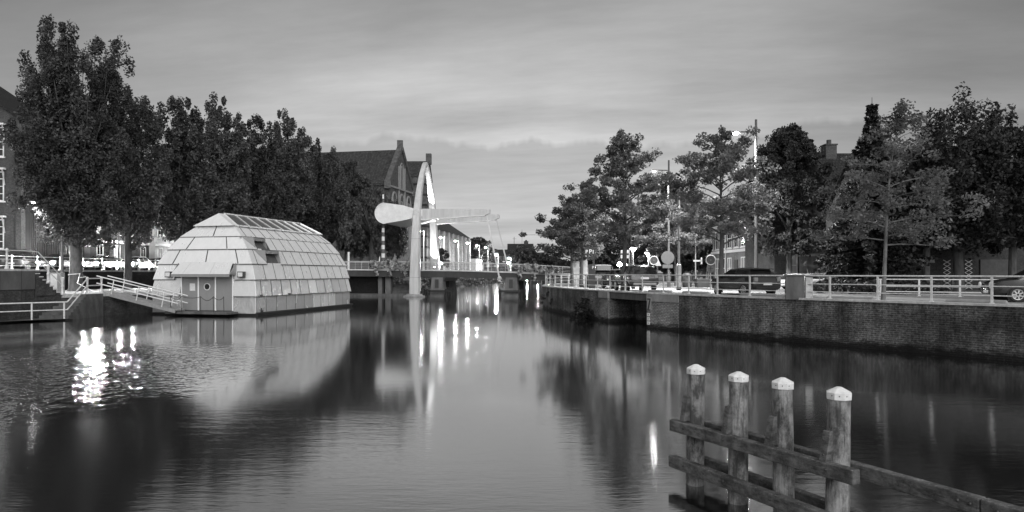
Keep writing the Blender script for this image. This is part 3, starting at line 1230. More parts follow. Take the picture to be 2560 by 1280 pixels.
def dz(s):
    return interp(DZ, s)


bg_ = thing('drawbridge', 'white balance drawbridge with a tall narrow arch over the canal', 'bridge', BR0)
SS = [-20, -14, -8, -4, 0, 3, 6, 9, 12.7, 15, 18, 21, 24.2]
for nm, w0, w1, z0, z1, m in (('deck', 1.2, 9.2, -0.45, 0.0, 'asphalt'), ('girder', 1.0, 1.25, -0.92, -0.12, 'girder'), ('girder', 9.15, 9.4, -0.92, -0.12, 'girder'), ('deck_edge', 0.9, 1.5, -0.115, 0.06, 'bridge_white'), ('deck_edge', 8.9, 9.5, -0.115, 0.06, 'bridge_white')):
    b = B()
    for s0, s1 in zip(SS, SS[1:]):
        b.hexa([br(s0, w0, dz(s0) + z0), br(s1, w0, dz(s1) + z0), br(s1, w1, dz(s1) + z0), br(s0, w1, dz(s0) + z0),
                br(s0, w0, dz(s0) + z1), br(s1, w0, dz(s1) + z1), br(s1, w1, dz(s1) + z1), br(s0, w1, dz(s0) + z1)])
    b.build(nm, m, bg_)
# bridge railings: bright round top rail and four thin ones
for wq in (1.1, 9.3):
    b = B()
    b.tube([br(s, wq, dz(s) + 1.06) for s in SS], 0.055, 6)
    b.build('top_rail', 'bridge_white', bg_, smooth=True)
    for h in (0.24, 0.44, 0.64, 0.84):
        b = B()
        b.tube([br(s, wq, dz(s) + h) for s in SS], 0.018, 5)
        b.build('rail', 'galv', bg_, smooth=True)
    for k in range(23):
        s = -19.6 + 2.0 * k
        if s > 24:
            continue
        b = B()
        b.bar(br(s, wq, dz(s)), br(s, wq, dz(s) + 1.05), 0.05, 0.09)
        b.build('rail_post', 'galv', bg_)
# arch
half = [(0.0, 0.2, 1.42, 1.15), (0.02, 2.5, 1.36, 1.1), (0.15, 5.0, 1.26, 1.02), (0.42, 7.5, 1.14, 0.94), (0.8, 10.0, 1.04, 0.86), (1.32, 12.0, 0.94, 0.78), (2.0, 13.7, 0.84, 0.7), (2.75, 15.2, 0.76, 0.64), (3.5, 16.4, 0.68, 0.6), (4.3, 17.4, 0.62, 0.56), (4.75, 17.78, 0.6, 0.54), (5.1, 17.9, 0.6, 0.54)]
full_ = half + [(10.2 - w, z, a, c) for w, z, a, c in half[-2::-1]]
b = B()
rings = []
for k, (w, z, a, c) in enumerate(full_):
    w0, z0 = full_[max(k - 1, 0)][:2]
    w1, z1 = full_[min(k + 1, len(full_) - 1)][:2]
    L = math.hypot(w1 - w0, z1 - z0)
    tw, tz = (w1 - w0) / L, (z1 - z0) / L
    nw, nz = -tz, tw
    ring = []
    for p, q in ((-1, -.55), (-.8, -1), (.8, -1), (1, -.55), (1, .55), (.8, 1), (-.8, 1), (-1, .55)):
        ring.append(br(p * a / 2, w + nw * q * c / 2, z + nz * q * c / 2))
    rings.append(ring)
b.loft(rings)
ar_ = b.build('arch', 'bridge_white', bg_, smooth=True)
for w, z, a, c in ((0.02, 2.5, 1.36, 1.1), (0.42, 7.5, 1.14, 0.94), (2.0, 13.7, 0.84, 0.7), (9.78, 7.5, 1.14, .94)):
    b = B()
    b.box(br(0, w, z), (a + .012, c + .012, .045), R(-8))
    b.build('weld_seam', 'mid_paint', ar_)
for w in (-.02, 10.2):
    b = B()
    q = br(0, w + (.72 if w < 1 else -.72), 10.9)
    b.lathe((q.x, q.y, q.z), [(.42, -.14), (.42, .14)], 14, 'y')
    b.build('pivot', 'galv', ar_)
b = B()
for wq in (0.0, 10.2):
    c_ = br(0, wq, 0)
    b.lathe((c_.x, c_.y, -0.5), [(1.55, 0), (1.55, 0.62), (1.2, 0.72), (1.05, 0.9)], 12)
b.build('arch_footing', 'concrete', bg_)
# balance: drop shaped counterweight box and two tapering arms
prof = []
cs, cz, cr = -4.35, 10.93, 1.34
for k in range(13):
    a = R(78) + k * (R(360) - R(78) * 2 + 0.0) / 12
    prof.append((cs + cr * math.cos(a), cz + cr * math.sin(a)))
prof += [(-2.0, 9.93), (0.0, 10.36), (0.7, 10.45), (0.7, 11.32), (0.0, 11.36), (-2.0, 11.95)]
b = B()
poly = [br(s, 1.0, z) for s, z in prof]
b.prism(poly, bv * 8.2)
cw = b.build('counterweight', 'bridge_pale', bg_)
b = B()
b.tube([br(cs + (cr + .02) * math.cos(R(95 + k * 12)), 0.97, cz + (cr + .02) * math.sin(R(95 + k * 12))) for k in range(16)], 0.05, 6)
b.build('counterweight_rim', 'white', cw, smooth=True)
for wq in (1.05, 8.75):
    b = B()
    rings = []
    for s, zt, zb, wd in ((0.5, 11.45, 10.05, 0.6), (3.0, 11.40, 10.20, 0.56), (6.0, 11.34, 10.36, 0.52), (9.0, 11.27, 10.52, 0.48), (9.6, 11.26, 10.75, 0.46)):
        rings.append([br(s, wq, zb), br(s, wq + wd, zb), br(s, wq + wd, zt), br(s, wq, zt)])
    b.loft(rings)
    arm = b.build('balance_arm', 'bridge_white', bg_)
    b = B()
    for (s0, z0, d0_), (s1, z1, d1_) in zip(((0.5, 10.05, .6), (3.0, 10.20, .56), (6.0, 10.36, .52)), ((3.0, 10.20, .56), (6.0, 10.36, .52), (9.0, 10.52, .48))):
        b.bar(br(s0, wq + d0_ / 2, z0 - .05), br(s1, wq + d1_ / 2, z1 - .05), d0_ + .16, .08, d1_ + .16, .08)
    b.build('flange', 'bridge_pale', arm)
for wq, we, zt in ((1.25, 0.8, 2.35), (8.95, 9.75, 3.0)):
    b = B()
    b.bar(br(9.1, wq, 10.75), br(10.9, we, zt), 0.2, 0.16)
    b.lathe(tuple(br(10.9, we, zt - 0.22)), [(0.18, 0), (0.28, 0.15), (0.28, 0.35), (0.1, 0.55)], 8)
    b.build('lifting_rod', 'bridge_white', bg_)
# piers
for s_ in (2.7, 12.4):
    for w0 in (1.6, 7.6):
        b = B()
        rings = []
        for z, hw, hd in ((-0.6, 0.95, 0.8), (0.5, 0.92, 0.8), (2.5, 0.72, 0.7)):
            rings.append([br(s_ - hw, w0 - hd, z), br(s_ + hw, w0 - hd, z), br(s_ + hw, w0 + hd, z), br(s_ - hw, w0 + hd, z)])
        b.loft(rings)
        po = b.build('pier', 'pier_stain', bg_)
        b = B()
        b.prism([br(s_ - 0.28, w0 - 0.81, 1.15), br(s_ + 0.22, w0 - 0.81, 1.15), br(s_ + 0.2, w0 - 0.76, 2.25), br(s_ - 0.26, w0 - 0.76, 2.25)], bv * 0.05)
        b.build('signal_plate', 'sign_dark', po)
    b = B()
    b.hexa([br(s_ - 0.75, 0.95, 2.0), br(s_ + 0.75, 0.95, 2.0), br(s_ + 0.75, 9.1, 2.0), br(s_ - 0.75, 9.1, 2.0),
            br(s_ - 1.1, 1.05, 2.62), br(s_ + 1.1, 1.05, 2.62), br(s_ + 1.1, 9.2, 2.62), br(s_ - 1.1, 9.2, 2.62)])
    b.build('pier_head', 'girder', bg_)
# timber guides around the piers
for nm, pts in (('centre', [(1.1, 0.6), (1.5, 0.5), (4.0, 0.5), (4.5, 0.9)]), ('right', [(11.0, 0.6), (13.7, 0.8), (14.1, 1.2)])):
    t = thing('pier_fender', {'centre': 'dark timber fender around the middle bridge pier', 'right': 'dark timber fender at the bridge pier nearer the brick quay'}[nm], 'fender', br(pts[0][0], pts[0][1]))
    for s, w in pts:
        b = B()
        p = br(s, w)
        b.tube([p + Vector((0, 0, -0.8)), p + Vector((0, 0, 1.0))], 0.16, 8)
        b.build('post', 'hullmat', t)
    b = B()
    for (s0, w0), (s1, w1) in zip(pts, pts[1:]):
        b.bar(br(s0, w0 - 0.2, 0.75), br(s1, w1 - 0.2, 0.75), 0.12, 0.25)
    b.build('beam', 'hullmat', t)
for k in range(4):
    b = B()
    p = br(0.9 + 0.28 * k, -0.3)
    b.tube([p + Vector((0, 0, -0.8)), p + Vector((0, 0, 0.75 + 0.1 * (k % 2)))], 0.11, 8)
    tag(b.build('mooring_pile', 'hullmat'), ('dark timber pile standing closest to the arch foot', 'second dark timber pile beside the arch foot', 'third dark timber pile beside the arch foot', 'dark timber pile standing next to the middle pier fender')[k], 'pile', 'short piles by the arch foot')
# abutment on the left bank
ab = thing('bridge_abutment', 'dark abutment with an underpass and stone steps under the left bridge end'.replace(' left', ' boat-side'), 'abutment', br(-8, 2))
b = B()
b.hexa([br(-21, 3.2, -1), br(-6.2, 3.2, -1), br(-6.2, 9.0, -1), br(-21, 9.0, -1), br(-21, 3.2, 2.6), br(-6.2, 3.2, 2.6), br(-6.2, 9.0, 2.6), br(-21, 9.0, 2.6)])
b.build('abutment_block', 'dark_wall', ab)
for s_, wd, m in ((-5.3, 0.5, 'pier_stain'), (-4.2, 0.75, 'pier_stain')):
    b = B()
    b.box(br(s_, 2.2, 1.3), (wd, 0.9, 2.6), R(-8))
    b.build('column', m, ab)
b = B()
for k in range(7):
    b.hexa([br(-4.3 + k * 0.05, 2.4 + 0.28 * k, 0.1), br(-1.6 - k * 0.05, 2.4 + 0.28 * k, 0.1), br(-1.6 - k * 0.05, 4.9, 0.1), br(-4.3 + k * 0.05, 4.9, 0.1),
            br(-4.3 + k * 0.05, 2.4 + 0.28 * k, 0.42 + 0.19 * k), br(-1.6 - k * 0.05, 2.4 + 0.28 * k, 0.42 + 0.19 * k), br(-1.6 - k * 0.05, 4.9, 0.42 + 0.19 * k), br(-4.3 + k * 0.05, 4.9, 0.42 + 0.19 * k)])
b.build('stone_step', 'concrete_dark', ab)
b = B()
b.hexa([br(-12, 0.8, -0.6), br(-0.9, 0.8, -0.6), br(-0.9, 5.2, -0.6), br(-12, 5.2, -0.6), br(-12, 0.8, 0.32), br(-0.9, 0.8, 0.32), br(-0.9, 5.2, 0.32), br(-12, 5.2, 0.32)])
b.build('landing', 'concrete_dark', ab)
# barrier boom raised upright, striped
bm = thing('barrier_boom', 'raised red-and-white striped barrier boom standing upright on the bridge'.replace('red-and-white ', ''), 'barrier', br(-5.0, 2.2, 3.5))
b = B()
q = br(-5.0, 2.2, 3.5)
for k in range(17):
    b.tube([q + Vector((0, 0, 0.5 + 0.56 * k)), q + Vector((0, 0, 0.5 + 0.56 * (k + 1)))], 0.26 - 0.009 * k, 8)
    for f in range(len(b.f) - 10, len(b.f)):
        if k % 2:
            b.mi[f] = 1
b.build('pole', ['white', 'stripe_dark'], bm)
b = B()
b.prism([q + bu * -0.75, q + bu * 0.75, q + bu * 0.25 + Vector((0, 0, 0.75)), q + bu * -0.25 + Vector((0, 0, 0.75))], bv * 0.5)
b.build('base', 'white', bm)
pp = thing('bridge_post', 'slim white post with a brace on the bridge beside the houseboat roof', 'post', br(-9.4, 1.2, 3.55))
q = br(-9.4, 1.2, 3.55)
b = B()
b.bar(q, q + Vector((0, 0, 2.3)), 0.22, 0.22)
b.build('shaft', 'white', pp)
b = B()
b.bar(q + bu * -0.85, q + Vector((0, 0, 0.9)), 0.08, 0.08)
b.build('brace', 'white', pp)


# ---------------------------------------------------------------- trees
def leaf_mesh(name, cen, rad, per, size, mat, parent, seed, flat=0.0, hang=False):
    """many small leaf faces spread round clump centres; cen (N,3) and rad (N,3) in the tree's own space"""
    rng = np.random.default_rng(seed)
    cen, rad = np.asarray(cen, float), np.asarray(rad, float)
    N = len(cen)
    k = np.repeat(np.arange(N), per)
    n = len(k)
    g = rng.normal(size=(n, 3))
    g /= np.linalg.norm(g, axis=1)[:, None]
    g *= (rng.random(n) ** 0.45)[:, None]
    c = cen[k] + g * rad[k]
    a = rng.normal(size=(n, 3))
    a[:, 2] *= (1.0 - flat)
    if hang:
        a[:, 2] = -np.abs(a[:, 2]) * 3 - 1
    a /= np.linalg.norm(a, axis=1)[:, None]
    w = np.cross(a, rng.normal(size=(n, 3)))
    w /= np.linalg.norm(w, axis=1)[:, None] + 1e-9
    s = size * (0.6 + 0.8 * rng.random(n))
    A, W = a * s[:, None] * 0.62, w * s[:, None] * 0.36
    up = np.cross(a, w) * (s * 0.12)[:, None]
    v = np.stack([c - A, c + W + up, c + A, c - W + up], axis=1).reshape(-1, 3)
    me = bpy.data.meshes.new(name)
    me.vertices.add(4 * n)
    me.vertices.foreach_set('co', v.astype(np.float32).ravel())
    me.loops.add(4 * n)
    me.loops.foreach_set('vertex_index', np.arange(4 * n, dtype=np.int32))
    me.polygons.add(n)
    me.polygons.foreach_set('loop_start', np.arange(0, 4 * n, 4, dtype=np.int32))
    me.update(calc_edges=True)
    me.materials.append(M[mat])
    o = bpy.data.objects.new(name, me)
    C.objects.link(o)
    o.parent = parent
    return o


def upright_tree(label, loc, H, rmax, seed, trunk_r=0.38, h0=3.0, name='elm_tree', leaf='elm', limbs=30, per=95, size=0.30, clumps=9, prof=None, fork=0.25, spread=1.0, bark='bark', lean=(0, 0), group=None):
    """crown of ascending limbs fanning out of a short bole"""
    rng = random.Random(seed)
    t = thing(name, label, 'tree', loc, 0, group)
    prof = prof or [(0, .62), (.18, .95), (.45, 1.0), (.7, .82), (.88, .52), (1, .22)]
    b = B()
    top = h0 + (H - h0) * 0.35
    b.tube([(0, 0, -0.2), (0.02, 0, 0.25), (0.05, 0.03, h0 * 0.6), (0.0, 0.05, h0), (lean[0] * .3, lean[1] * .3, top), (lean[0] * .7, lean[1] * .7, H * 0.72)],
           [trunk_r * 1.45, trunk_r * 1.1, trunk_r, trunk_r * 0.9, trunk_r * 0.5, trunk_r * 0.15], 9)
    cen, rad = [], []
    for i in range(limbs):
        u = (i + rng.random()) / limbs
        az = i * 2.39996 + rng.uniform(-.4, .4)
        tz = u ** 0.8
        z1 = h0 + (H - h0) * (0.10 + 0.90 * tz) - rng.uniform(0, 0.6)
        r1 = rmax * interp(prof, tz) * rng.uniform(0.72, 1.08) * spread
        zs = h0 * rng.uniform(0.75, 1.0) + fork * (z1 - h0) * rng.uniform(0.4, 1.1)
        x1, y1 = r1 * math.cos(az) + lean[0] * tz, r1 * math.sin(az) + lean[1] * tz
        pts = []
        for j in range(6):
            s = j / 5
            bend = s ** 0.85
            pts.append((x1 * bend * (0.75 + .25 * s) + rng.uniform(-.12, .12) * s * 2, y1 * bend * (0.75 + .25 * s) + rng.uniform(-.12, .12) * s * 2, lerp(zs, z1, s ** 1.15)))
        b.tube(pts, [trunk_r * q for q in (0.34, 0.27, 0.2, 0.13, 0.08, 0.03)], 5)
        for j in range(clumps):
            s = 0.35 + 0.68 * (j + rng.random()) / clumps
            q = min(4.999, s * 5)
            a_, c_ = pts[int(q)], pts[int(q) + 1]
            f = q - int(q)
            sc = 0.35 + 0.55 * (1 - abs(s - .7))
            p = [lerp(a_[m], c_[m], f) + rng.gauss(0, .55 * sc * rmax / 5) for m in range(3)]
            p[2] += 0.25
            if p[2] < h0 * 0.7:
                continue
            cen.append(p)
            r_ = rng.uniform(0.36, 0.82) * (rmax / 4.4) ** 0.7
            rad.append((r_, r_, r_ * rng.uniform(1.0, 1.7)))
            if j == clumps - 1:
                rad[-1] = (r_ * .7, r_ * .7, r_ * 1.5)
    b.build('trunk', bark, t, world=False, smooth=True)
    leaf_mesh('crown', cen, rad, per, size, leaf, t, seed)
    return t


def tier_tree(label, loc, H, r, seed, name='oak_tree', h0=2.4, trunk_r=0.11, limbs=26, per=46, size=0.25, leaf='oak', bark='bark_pale', prof=None, lean=(0, 0), up=0.35, group=None, bias=None, sparse=1.0):
    """young tree: a leader with side limbs in loose tiers"""
    rng = random.Random(seed)
    t = thing(name, label, 'tree', loc, 0, group)
    prof = prof or [(0, .75), (.2, 1.0), (.5, .85), (.75, .5), (1, .16)]
    b = B()
    lead = []
    for j in range(9):
        s = j / 8
        lead.append((lean[0] * s * s + 0.10 * math.sin(5 * s + seed), lean[1] * s * s + 0.08 * math.cos(4 * s + seed), -0.15 + (H + .15) * s))
    b.tube(lead, [trunk_r * q for q in (1.35, 1.0, .9, .78, .62, .46, .3, .18, .06)], 8)

    def at(z):
        q = max(0, min(7.999, (z + .15) / (H + .15) * 8))
        i = int(q)
        return [lerp(lead[i][m], lead[i + 1][m], q - i) for m in range(3)]
    cen, rad = [], []
    for i in range(limbs):
        u = (i + 0.5) / limbs
        zs = h0 + (H - h0) * 0.93 * u
        az = i * 2.39996 + rng.uniform(-.35, .35)
        L = r * interp(prof, u) * rng.uniform(0.62, 1.1)
        if bias:
            L *= 1 + bias[0] * math.cos(az - bias[1])
        p0 = at(zs)
        rise = L * (up + 0.5 * u) * rng.uniform(.5, 1.3)
        pts = [(p0[0] + L * s * math.cos(az) + rng.gauss(0, .04), p0[1] + L * s * math.sin(az) + rng.gauss(0, .04), p0[2] + rise * s ** 0.8 - 0.12 * L * s * s) for s in (0, .25, .5, .75, 1)]
        rr_ = trunk_r * (0.42 - 0.22 * u)
        b.tube(pts, [rr_, rr_ * .8, rr_ * .6, rr_ * .4, rr_ * .12], 5)
        nc = max(2, int(L * 3.1 * sparse))
        for j in range(nc):
            s = 0.32 + 0.72 * (j + rng.random()) / nc
            q = min(3.999, s * 4)
            k = int(q)
            p = [lerp(pts[k][m], pts[k + 1][m], q - k) for m in range(3)]
            wid = 0.32 * L * (0.4 + 0.5 * s)
            tip = [p[0] + rng.gauss(0, wid * .6), p[1] + rng.gauss(0, wid * .6), p[2] + abs(rng.gauss(0, .22))]
            b.tube([p, tip], [rr_ * .3, rr_ * .08], 4, cap=False)
            cen.append(tip)
            q_ = rng.uniform(.26, .52)
            rad.append((q_ * 1.15, q_ * 1.15, q_ * .72))
    for s in (0.9, 0.95, 1.0, 1.02):
        p = at(H * min(s, 1))
        cen.append((p[0] + rng.gauss(0, .1), p[1] + rng.gauss(0, .1), H * s))
        rad.append((.2, .2, .32))
    b.build('trunk', bark, t, world=False, smooth=True)
    leaf_mesh('crown', cen, rad, per, size, leaf, t, seed, flat=0.2)
    return t


def round_tree(label, loc, H, r, seed, name='lime_tree', h0=2.5, leaf='lime', n=260, per=80, size=0.26, trunk_r=0.25, low=0.0, group=None, prof=None, trunk=True):
    """dense crown: clumps through a lumpy volume, more of them near its surface"""
    rng = random.Random(seed)
    t = thing(name, label, 'tree', loc, 0, group)
    prof = prof or [(0, .55), (.2, .95), (.45, 1.0), (.7, .85), (.88, .55), (1, .18)]
    ph = [rng.uniform(0, 6.28) for _ in range(6)]
    cen, rad = [], []
    while len(cen) < n:
        u = rng.random() ** 0.9
        az = rng.uniform(0, 2 * math.pi)
        lump = 1 + 0.16 * math.sin(3 * az + ph[0] + 5 * u) + 0.12 * math.sin(5 * az + ph[1] - 7 * u) + 0.08 * math.sin(13 * u + ph[2])
        R_ = r * interp(prof, u) * lump
        s = 1 - 0.75 * rng.random() ** 1.8
        q = rng.uniform(.35, .8) * (r / 4) ** 0.6
        cen.append((R_ * s * math.cos(az), R_ * s * math.sin(az), h0 + low + (H - h0 - low) * u))
        rad.append((q, q, q * rng.uniform(.6, 1.1)))
    if trunk:
        b = B()
        b.tube([(0, 0, -.2), (0, 0, .3), (.05, 0, h0), (0, .05, H * .55), (0, 0, H * .85)], [trunk_r * 1.4, trunk_r, trunk_r * .9, trunk_r * .5, trunk_r * .1], 8)
        for i in range(16):
            c = cen[(i * 5) % n]
            zs = h0 + (c[2] - h0) * .35
            b.tube([(0, 0, zs), (c[0] * .5, c[1] * .5, lerp(zs, c[2], .6)), c], [trunk_r * .35, trunk_r * .22, .03], 5)
        b.build('trunk', 'bark', t, world=False, smooth=True)
    leaf_mesh('crown', cen, rad, per, size, leaf, t, seed)
    return t


def fir_tree(label, loc, H, r, seed):
    rng = random.Random(seed)
    t = thing('fir_tree', label, 'tree', loc)
    b = B()
    b.tube([(0, 0, -.2), (0, 0, H * .5), (0, 0, H)], [.22, .12, .015], 7)
    cen, rad = [], []
    z = 1.2
    while z < H - 0.55:
        u = z / H
        L = r * (1 - u) ** 1.0 * rng.uniform(.8, 1.1) + 0.05
        n = 8 if u < .8 else 4
        for i in range(n):
            az = i * 6.283 / n + z * 2.1
            l = L * rng.uniform(.75, 1.1)
            dr = -0.18 if u < .9 else 0.5
            e = (l * math.cos(az), l * math.sin(az), z + dr * l)
            b.tube([(0, 0, z), e], [.03, .01], 4)
            k = max(1, int(l * 2.6))
            for j in range(k):
                s = (j + .7) / k
                cen.append((e[0] * s, e[1] * s, z + dr * l * s - .08))
                rad.append((.07 + .26 * (1 - u), .07 + .26 * (1 - u), .11))
        z += 0.30 * (1 - u) + 0.13
    b.build('trunk', 'bark', t, world=False, smooth=True)
    leaf_mesh('crown', cen, rad, 26, .24, 'fir', t, seed, flat=.3)
    return t


def willow_tree(label, loc, H, r, seed):
    rng = random.Random(seed)
    t = thing('willow_tree', label, 'tree', loc)
    b = B()
    b.tube([(0, 0, -.2), (0, 0, 2.5), (.3, 0, H * .6), (0, 0, H * .85)], [.5, .4, .25, .06], 8)
    cen, rad = [], []
    for i in range(70):
        az, d = rng.uniform(0, 6.283), r * rng.random() ** .6
        zt = H * (1 - 0.45 * (d / r) ** 2) * rng.uniform(.85, 1.0)
        x, y = d * math.cos(az), d * math.sin(az)
        b.tube([(0, 0, H * .45), (x * .6, y * .6, zt * .95), (x, y, zt)], [.12, .06, .02], 4)
        zb = rng.uniform(1.5, 4.5)
        m = 9
        for j in range(m):
            cen.append((x + rng.gauss(0, .3), y + rng.gauss(0, .3), lerp(zt, max(zb, zt - 7), j / m)))
            rad.append((.42, .42, .75))
    b.build('trunk', 'bark', t, world=False, smooth=True)
    leaf_mesh('crown', cen, rad, 46, .34, 'elm', t, seed, hang=True)
    return t


def shrub(name, label, loc, r, h, seed, leaf='shrub', n=40, per=60, size=.12, cat='shrub', group=None, hang=0.0, stem=True):
    rng = random.Random(seed)
    t = thing(name, label, cat, loc, 0, group)
    b = B()
    cen, rad = [], []
    for i in range(n):
        az, d = rng.uniform(0, 6.283), r * rng.random() ** .6
        z = h * rng.random() * (1 - .5 * (d / r) ** 2) - hang * rng.random()
        cen.append((d * math.cos(az), d * math.sin(az), z + .05))
        q = rng.uniform(.12, .3) * r
        rad.append((q, q, q))
        if i % 3 == 0:
            b.tube([(0, 0, 0), cen[-1]], [.02, .006], 4)
    if stem:
        b.build('stem', 'bark', t, world=False)
    leaf_mesh('foliage', cen, rad, per, size, leaf, t, seed)
    return t


ZL, ZU = 1.6, 3.3
# left row of elms (ledge below the street wall)
upright_tree('tallest elm, standing by the slim lamp post and the quay steps', (-35.8, 56, ZL), 21.9, 4.35, 11, 0.48, 3.6, limbs=60, clumps=11, per=185, size=.18,
             prof=[(0, .8), (.12, 1.0), (.4, .98), (.62, .92), (.85, .8), (.95, .62), (1, .4)])
upright_tree('slimmer elm with low slanting boughs beside the gangway', (-34.9, 62, ZL), 18.6, 3.7, 12, 0.33, 4.0, limbs=34, clumps=9, per=150, size=.19, fork=.4, leaf='elm_light')
e3 = upright_tree('third elm along the street wall, rising behind the roof of the houseboat', (-33.9, 69.5, ZL), 19.6, 3.7, 13, 0.38, 4.0, limbs=36, clumps=9, per=130, size=.25)
labs = ['fourth elm of the row, above the glazed ridge of the houseboat', 'fifth elm of the row, above the middle of the houseboat roof', 'sixth elm of the row, above the far end of the houseboat roof',
        'seventh elm of the row, in front of the church roof', 'eighth elm of the row, beneath the church eaves', 'ninth elm of the row, where the row meets the willow']
spots = [(548, 77, 253, 1.05), (640, 85, 297, 1.0), (716, 93, 318, 1.06), (778, 101, 372, 0.98), (826, 109, 405, 0.95), (866, 117, 428, 0.98)]
e4 = upright_tree(labs[0], (wx(548, 77), 77, ZL), 19.6, 3.8, 14, 0.38, 4.0, limbs=34, clumps=9, per=125, size=.25, fork=.32, leaf='elm_light')
e4.scale = (1, 1, (wz(253, 77) - ZL) / 19.3)
for k, (px, Y, top, wsc) in enumerate(spots):
    if k == 0:
        continue
    hh = wz(top, Y) - ZL
    o = dup(e4 if k in (2, 4) else e3, (wx(px, Y), Y, ZL if Y < 90 else ZU), 1.1 + 1.9 * k, labs[k])
    o.scale = (wsc * 0.98, wsc * 0.98, hh / 19.3)
for o in [x for x in C.objects if x.name.startswith('elm_tree')]:
    o['group'] = 'row of elms along the canal street'
willow_tree('drooping willow behind the striped barrier boom', (-20.8, 101, ZU), 12.5, 5.0, 31)
round_tree('pale feathery tree between the elms and the church wall', (-24.8, 112, ZU), 15.5, 4.2, 32, 'ash_tree', 3, 'elm', 200, 70, .34)

# right bank trees
G_ = 'trees along the brick quay'
tier_tree('young oak leaning over the quay railing beside the bridge end, outermost of two', (wx(1432, 62), 62, ZQ), 7.6, 3.3, 41, h0=2.2, trunk_r=.15, limbs=34, per=80, size=.17, bark='bark', sparse=1.0)
tier_tree('young oak beside the parking sign, behind the outermost oak', (wx(1456, 57), 57, ZQ), 8.6, 3.0, 42, h0=2.6, trunk_r=.15, limbs=32, per=80, size=.17, bark='bark', lean=(.5, 0), sparse=1.0, leaf='oak_lit')
tier_tree('tall young oak rising beside the dark off-road car', (wx(1562, 45), 45, ZQ), 10.2, 3.7, 43, h0=2.8, trunk_r=.16, limbs=40, per=76, size=.155, lean=(-.3, 0), bark='bark', bias=(.2, 0.0), sparse=.92, leaf='oak_lit')
tier_tree('young oak with open boughs behind the dark hatchback', (wx(1800, 41.5), 41.5, ZQ), 9.6, 4.0, 44, h0=2.8, trunk_r=.15, limbs=36, per=70, size=.15, bark='bark', lean=(.1, 0), sparse=.9, leaf='oak_lit')
tier_tree('slender young oak with pale trunk in front of the guard rail', (wx(2204, 29.5), 29.5, ZQ), 8.3, 3.0, 45, h0=2.3, trunk_r=.085, limbs=29, per=66, size=.125, leaf='oak_lit', lean=(.95, 0), prof=[(0, .85), (.15, 1.05), (.4, .85), (.6, .55), (.8, .34), (1, .2)], sparse=.72, up=.12)
tier_tree('lamplit maple between the two tall street lamps', (wx(1688, 62), 62, ZQ), 7.9, 3.8, 46, name='maple_tree', h0=2.6, trunk_r=.13, limbs=36, per=80, size=.17, bark='bark', leaf='oak_lit', sparse=1.1)
round_tree('dense lime tree behind the tall street lamp', (wx(1972, 57), 57, ZQ), 13.0, 3.4, 51, trunk_r=.26, h0=2.9, n=330, per=130, size=.2)
fir_tree('dark fir with a bare pointed tip behind the slender oak', (wx(2180, 43), 43, ZQ), 12.25, 4.0, 52)
upright_tree('big dark maple towering over the guard rail', (wx(2395, 43), 43, ZQ), 11.7, 4.3, 53, .3, 2.6, 'maple_tree', 'lime', limbs=44, clumps=9, per=130, size=.175, prof=[(0, .8), (.2, 1.05), (.5, 1.0), (.72, .8), (.9, .55), (1, .25)], fork=.3)
round_tree('broad dark maple at the edge of the picture, beside the big maple'.replace('at the edge of the picture, ', 'above the parked car and '), (wx(2530, 41), 41, ZQ), 9.6, 3.0, 54, 'maple_tree', 2.9, 'lime', 230, 110, .2, .22)
round_tree('dark garden tree before the house with the canopy', (wx(2315, 43.5), 43.5, ZQ), 9.0, 3.0, 55, 'maple_tree', 3.2, 'lime', 240, 80, .26, .22)
round_tree('low dark yew beside the painted garage wall', (wx(2135, 44.5), 44.5, ZQ), 4.6, 1.8, 56, 'yew_tree', .4, 'shrub', 130, 80, .2, .12)
round_tree('round dark tree on the street behind the second tall lamp', (wx(1682, 95), 95, ZQ), 14.5, 3.6, 57, 'chestnut_tree', 3.0, 'elm_far', 200, 75, .36)
for k, (px, Y, h, r, lab) in enumerate([(1625, 110, 8.5, 5, 'dark street tree behind the cone-topped lamps'), (1705, 88, 8.2, 4, 'dark street tree behind the street-name post'), (1760, 84, 8.6, 4, 'dark street tree beside the row of houses'),
                                        (1660, 90, 6.5, 4, 'low dark street tree behind the round sign'), (1505, 120, 8, 5, 'distant street tree behind the parking sign'), (1545, 130, 9.5, 5.5, 'distant street tree behind the white van')]):
    round_tree(lab, (wx(px, Y), Y, ZQ), h, r, 60 + k, 'street_tree', 1.8, 'elm_far', 150, 60, .42, .2, group='dark trees along the street')

# far bank: a wooded rise that falls away along the canal, tree by tree
for k, (px, Y, top, r) in enumerate([(1300, 236, 617, 6), (1325, 240, 628, 6), (1350, 246, 636, 6.5), (1374, 252, 643, 6.5), (1398, 262, 650, 7), (1420, 272, 655, 7), (1446, 284, 661, 7.5), (1276, 228, 640, 5)]):
    round_tree('far-bank tree, number'.replace(', number', '') + ' ' + ('just past the house with antennas', 'second past the house with antennas', 'third past the house with antennas', 'midway along the sloping treeline', 'just past the middle of the treeline', 'near the low end of the treeline', 'lowest, where the treeline meets the oak', 'before the house with antennas')[k],
               (wx(px, Y), Y, 1.2), wz(top, Y) - 1.2, r, 80 + k, 'bank_tree', 1.0, 'elm_far', 110, 60, .6, .3, group='trees on the far bank')
round_tree('round dark tree rising over the end of the long lit building', (wx(1197, 222), 222, ZU), wz(596, 222) - ZU, 5.2, 95, 'bank_tree', 3, 'elm_far', 150, 60, .5)
round_tree('small conifer-shaped tree before the lit building', (wx(1105, 140), 140, ZU), 4.6, 1.7, 96, 'yew_tree', .3, 'elm_far', 60, 60, .25, .1)

